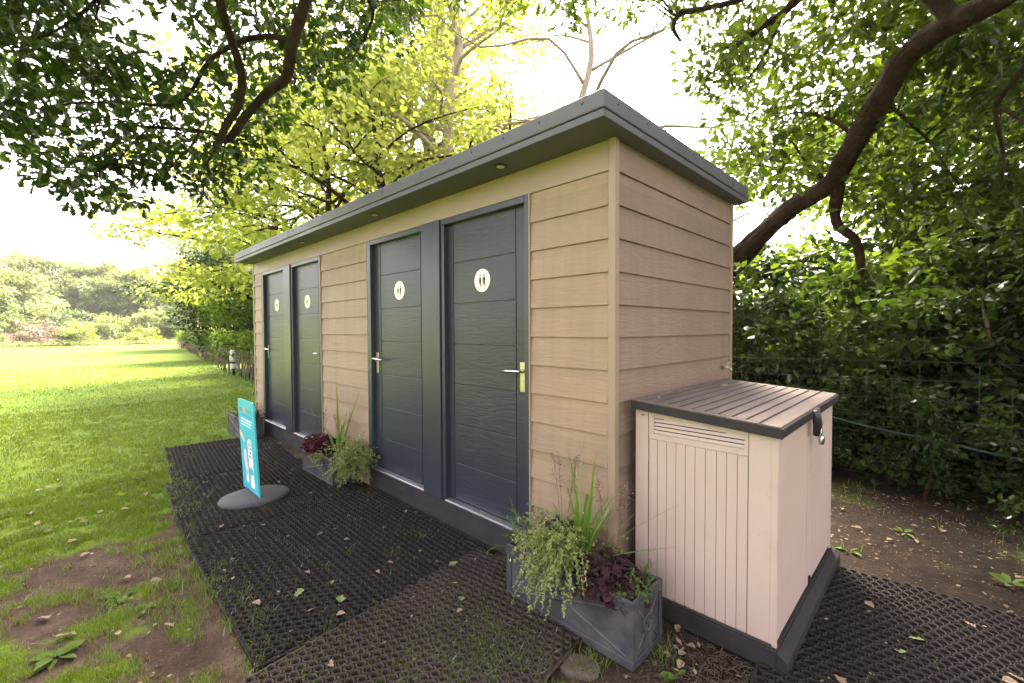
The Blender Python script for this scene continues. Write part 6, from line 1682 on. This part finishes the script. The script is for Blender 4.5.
def far_pos(az_deg, dist):
    a = R(az_deg)
    return (1.219 + math.sin(a) * dist, -1.989 + math.cos(a) * dist)
protos = {}
kinds = {'pale': ('pale green tree in the wood beyond the far end of the field', 'far_leaf_pale'),
         'green': ('soft green tree in the wood beyond the far end of the field', 'far_leaf'),
         'dark': ('darker green tree in the wood beyond the far end of the field', 'far_leaf_dark')}
plan = []
g = np.random.default_rng(91)
for i in range(72):
    az = -97 + 27 * ((i * 0.618) % 1)
    dist = 71 + 32 * ((i * 0.381 + 0.13) % 1)
    plan.append((az, dist, ('green', 'pale', 'green', 'pale', 'green', 'pale', 'green', 'dark')[i % 8], i % 3))
for az, dist, kd, v in plan:
    key = (kd, v)
    x, y = far_pos(az, dist)
    z = float(rise(np.array(x), np.array(y)))
    lab, lm = kinds[kd]
    if key not in protos:
        h = {'pale': 7.0, 'green': 7.6, 'dark': 5.6}[kd] * (0.85 + 0.15 * v)
        t = grow_tree('far_tree', lab, (x, y, z), h, 0.22, 0.08, 3.4 + 0.4 * v, M['bark'], M[lm], 26, 46, 0.36, 100 + len(protos), 0.55, 1.0, subs=3, template='quad', group=lab.replace(' tree ', ' trees '))
        protos[key] = t
    else:
        t = copy_tree(protos[key])
        t.location = (x, y, z)
    t.rotation_euler[2] = g.uniform(0, 6.28)
    s = g.uniform(0.85, 1.2)
    t.scale = (s, s, s * g.uniform(0.85, 1.1))
# scrub along the field end
def fs(az, dist, w, h, leafm, lab, seed, name='field_bush', n=70, size=0.3):
    x, y = far_pos(az, dist)
    return shrub(name, lab, (x, y, 0.0), w, w * 0.8, h, n, 46, size, leafm, seed, 'quad', 0.55, stems=5, cat='bush')
fs(-91.2, 66, 9.5, 2.6, M['pink_leaf'], 'dusky pink flowering rhododendron bank at the left end of the field', 201, 'rhododendron', 110, 0.26)
fs(-89.3, 63.5, 4.6, 2.5, M['lime_leaf'], 'bright lime green bush just right of the pink rhododendron', 202, n=60)
fs(-84.6, 64, 4.8, 1.7, M['lime_leaf'], 'lower bright lime green bush in the middle of the field end', 203, n=55)
fs(-87.2, 68, 7.5, 4.0, M['far_leaf'], 'rounded green bush between the two lime green bushes', 204, n=90)
fs(-84.0, 69, 7, 5.0, M['far_leaf_pale'], 'tall rounded pale bush behind the lower lime green bush', 205, n=100)
fs(-81.6, 68, 6.5, 4.6, M['far_leaf_dark'], 'dark green bush standing right of the lime green bushes', 206, n=100)
fs(-79.0, 67, 6, 2.4, M['far_leaf_pale'], 'pale scrub bush near the end of the long hedge', 207, n=70)
fs(-93.5, 68, 8, 4.6, M['far_leaf'], 'green bush at the left picture edge behind the rhododendron', 208, n=90)
fs(-89.8, 71, 9, 4.2, M['far_leaf_dark'], 'dark green bush behind the rhododendron bank', 209, n=100)
fs(-95.5, 66, 8, 3.0, M['far_leaf_pale'], 'pale bush left of the rhododendron bank', 210, n=80)
mb = MB()
verge = []
for k in range(900):
    az = -99 + 25 * g.random()
    x, y = far_pos(az, g.uniform(60.5, 65))
    verge.append((x, y, 0.15 + 0.2 * g.random()))
p, a, n, l = clump_leaves(verge, 0.35, 16, 0.24, 0.5)
vo = leaves('rough_grass', p, a, n, l, 'sliver', M['far_leaf_pale'])
kind(vo, 'stuff')
vo['label'] = 'strip of tall pale rough grass along the far end of the field'

# ------------------------------------------------------------------ light, sky, camera
SUN_AZ, SUN_EL = -33.0, 54.0          # azimuth from +y towards +x, elevation (degrees)
sd = bpy.data.lights.new('sun', 'SUN')
sd.energy = 4.5
sd.angle = R(20.0)
sd.color = (1.0, 0.87, 0.68)
sun = bpy.data.objects.new('sun', sd)
COL.objects.link(sun)
dirv = Vector((math.sin(R(SUN_AZ)) * math.cos(R(SUN_EL)), math.cos(R(SUN_AZ)) * math.cos(R(SUN_EL)), math.sin(R(SUN_EL))))
sun.rotation_euler = (-dirv).to_track_quat('-Z', 'Y').to_euler()
sun.location = dirv * 30

world = bpy.data.worlds.new('World')
scene.world = world
world.use_nodes = True
nt = world.node_tree
nt.nodes.clear()
wo = nt.nodes.new('ShaderNodeOutputWorld')
bg = nt.nodes.new('ShaderNodeBackground')
sky = nt.nodes.new('ShaderNodeTexSky')
sky.sky_type = 'NISHITA'
sky.sun_disc = False
sky.sun_elevation = R(SUN_EL)
sky.sun_rotation = R(SUN_AZ)
sky.air_density = 1.0
sky.dust_density = 6.0
sky.ozone_density = 1.0
hs = nt.nodes.new('ShaderNodeHueSaturation')
hs.inputs['Saturation'].default_value = 0.35
nt.links.new(sky.outputs[0], hs.inputs['Color'])
tint = nt.nodes.new('ShaderNodeMixRGB')
tint.blend_type = 'MULTIPLY'
tint.inputs[0].default_value = 1.0
tint.inputs[2].default_value = (1.06, 0.97, 0.97, 1)
nt.links.new(hs.outputs[0], tint.inputs[1])
nt.links.new(tint.outputs[0], bg.inputs[0])
bg.inputs[1].default_value = 0.15
nt.links.new(bg.outputs[0], wo.inputs[0])

cd = bpy.data.cameras.new('camera')
cd.sensor_width = 36.0
cd.lens = 441.254 / 1024 * 36.0
cd.clip_start = 0.05
cd.clip_end = 1500
cam = bpy.data.objects.new('camera', cd)
COL.objects.link(cam)
yaw, pitch, roll = R(-44.60284), R(1.62695), R(-0.26464)
fw = Vector((math.sin(yaw) * math.cos(pitch), math.cos(yaw) * math.cos(pitch), -math.sin(pitch)))
rt = Vector((math.cos(yaw), -math.sin(yaw), 0))
up = rt.cross(fw)
r2 = rt * math.cos(roll) + up * math.sin(roll)
u2 = -rt * math.sin(roll) + up * math.cos(roll)
mw = Matrix((r2, u2, -fw)).transposed().to_4x4()
mw.translation = Vector((1.21881, -1.98935, 1.47833))
cam.matrix_world = mw
scene.camera = cam

vs_ = scene.view_settings
vs_.view_transform = 'Standard'
vs_.look = 'None'
vs_.exposure = 3.25
vs_.gamma = 1.0
vs_.use_curve_mapping = False
scene.cycles.max_bounces = 8
scene.cycles.diffuse_bounces = 4
scene.cycles.transmission_bounces = 4
scene.cycles.sample_clamp_indirect = 6

# ------------------------------------------------------------------ summer haze over the field
hm, hnt, hout = new_mat('summer_haze')
pv = hnt.nodes.new('ShaderNodeVolumePrincipled')
pv.inputs['Color'].default_value = (0.95, 0.96, 0.93, 1)
pv.inputs['Density'].default_value = 0.0004
pv.inputs['Anisotropy'].default_value = 0.3
hnt.links.new(pv.outputs[0], hout.inputs['Volume'])
mb = MB()
mb.box(-430, 430, -430, 430, -1.6, 26)
haze = mb.build('haze', hm)
kind(haze, 'stuff')
haze['label'] = 'pale summer haze over the field and the far trees'
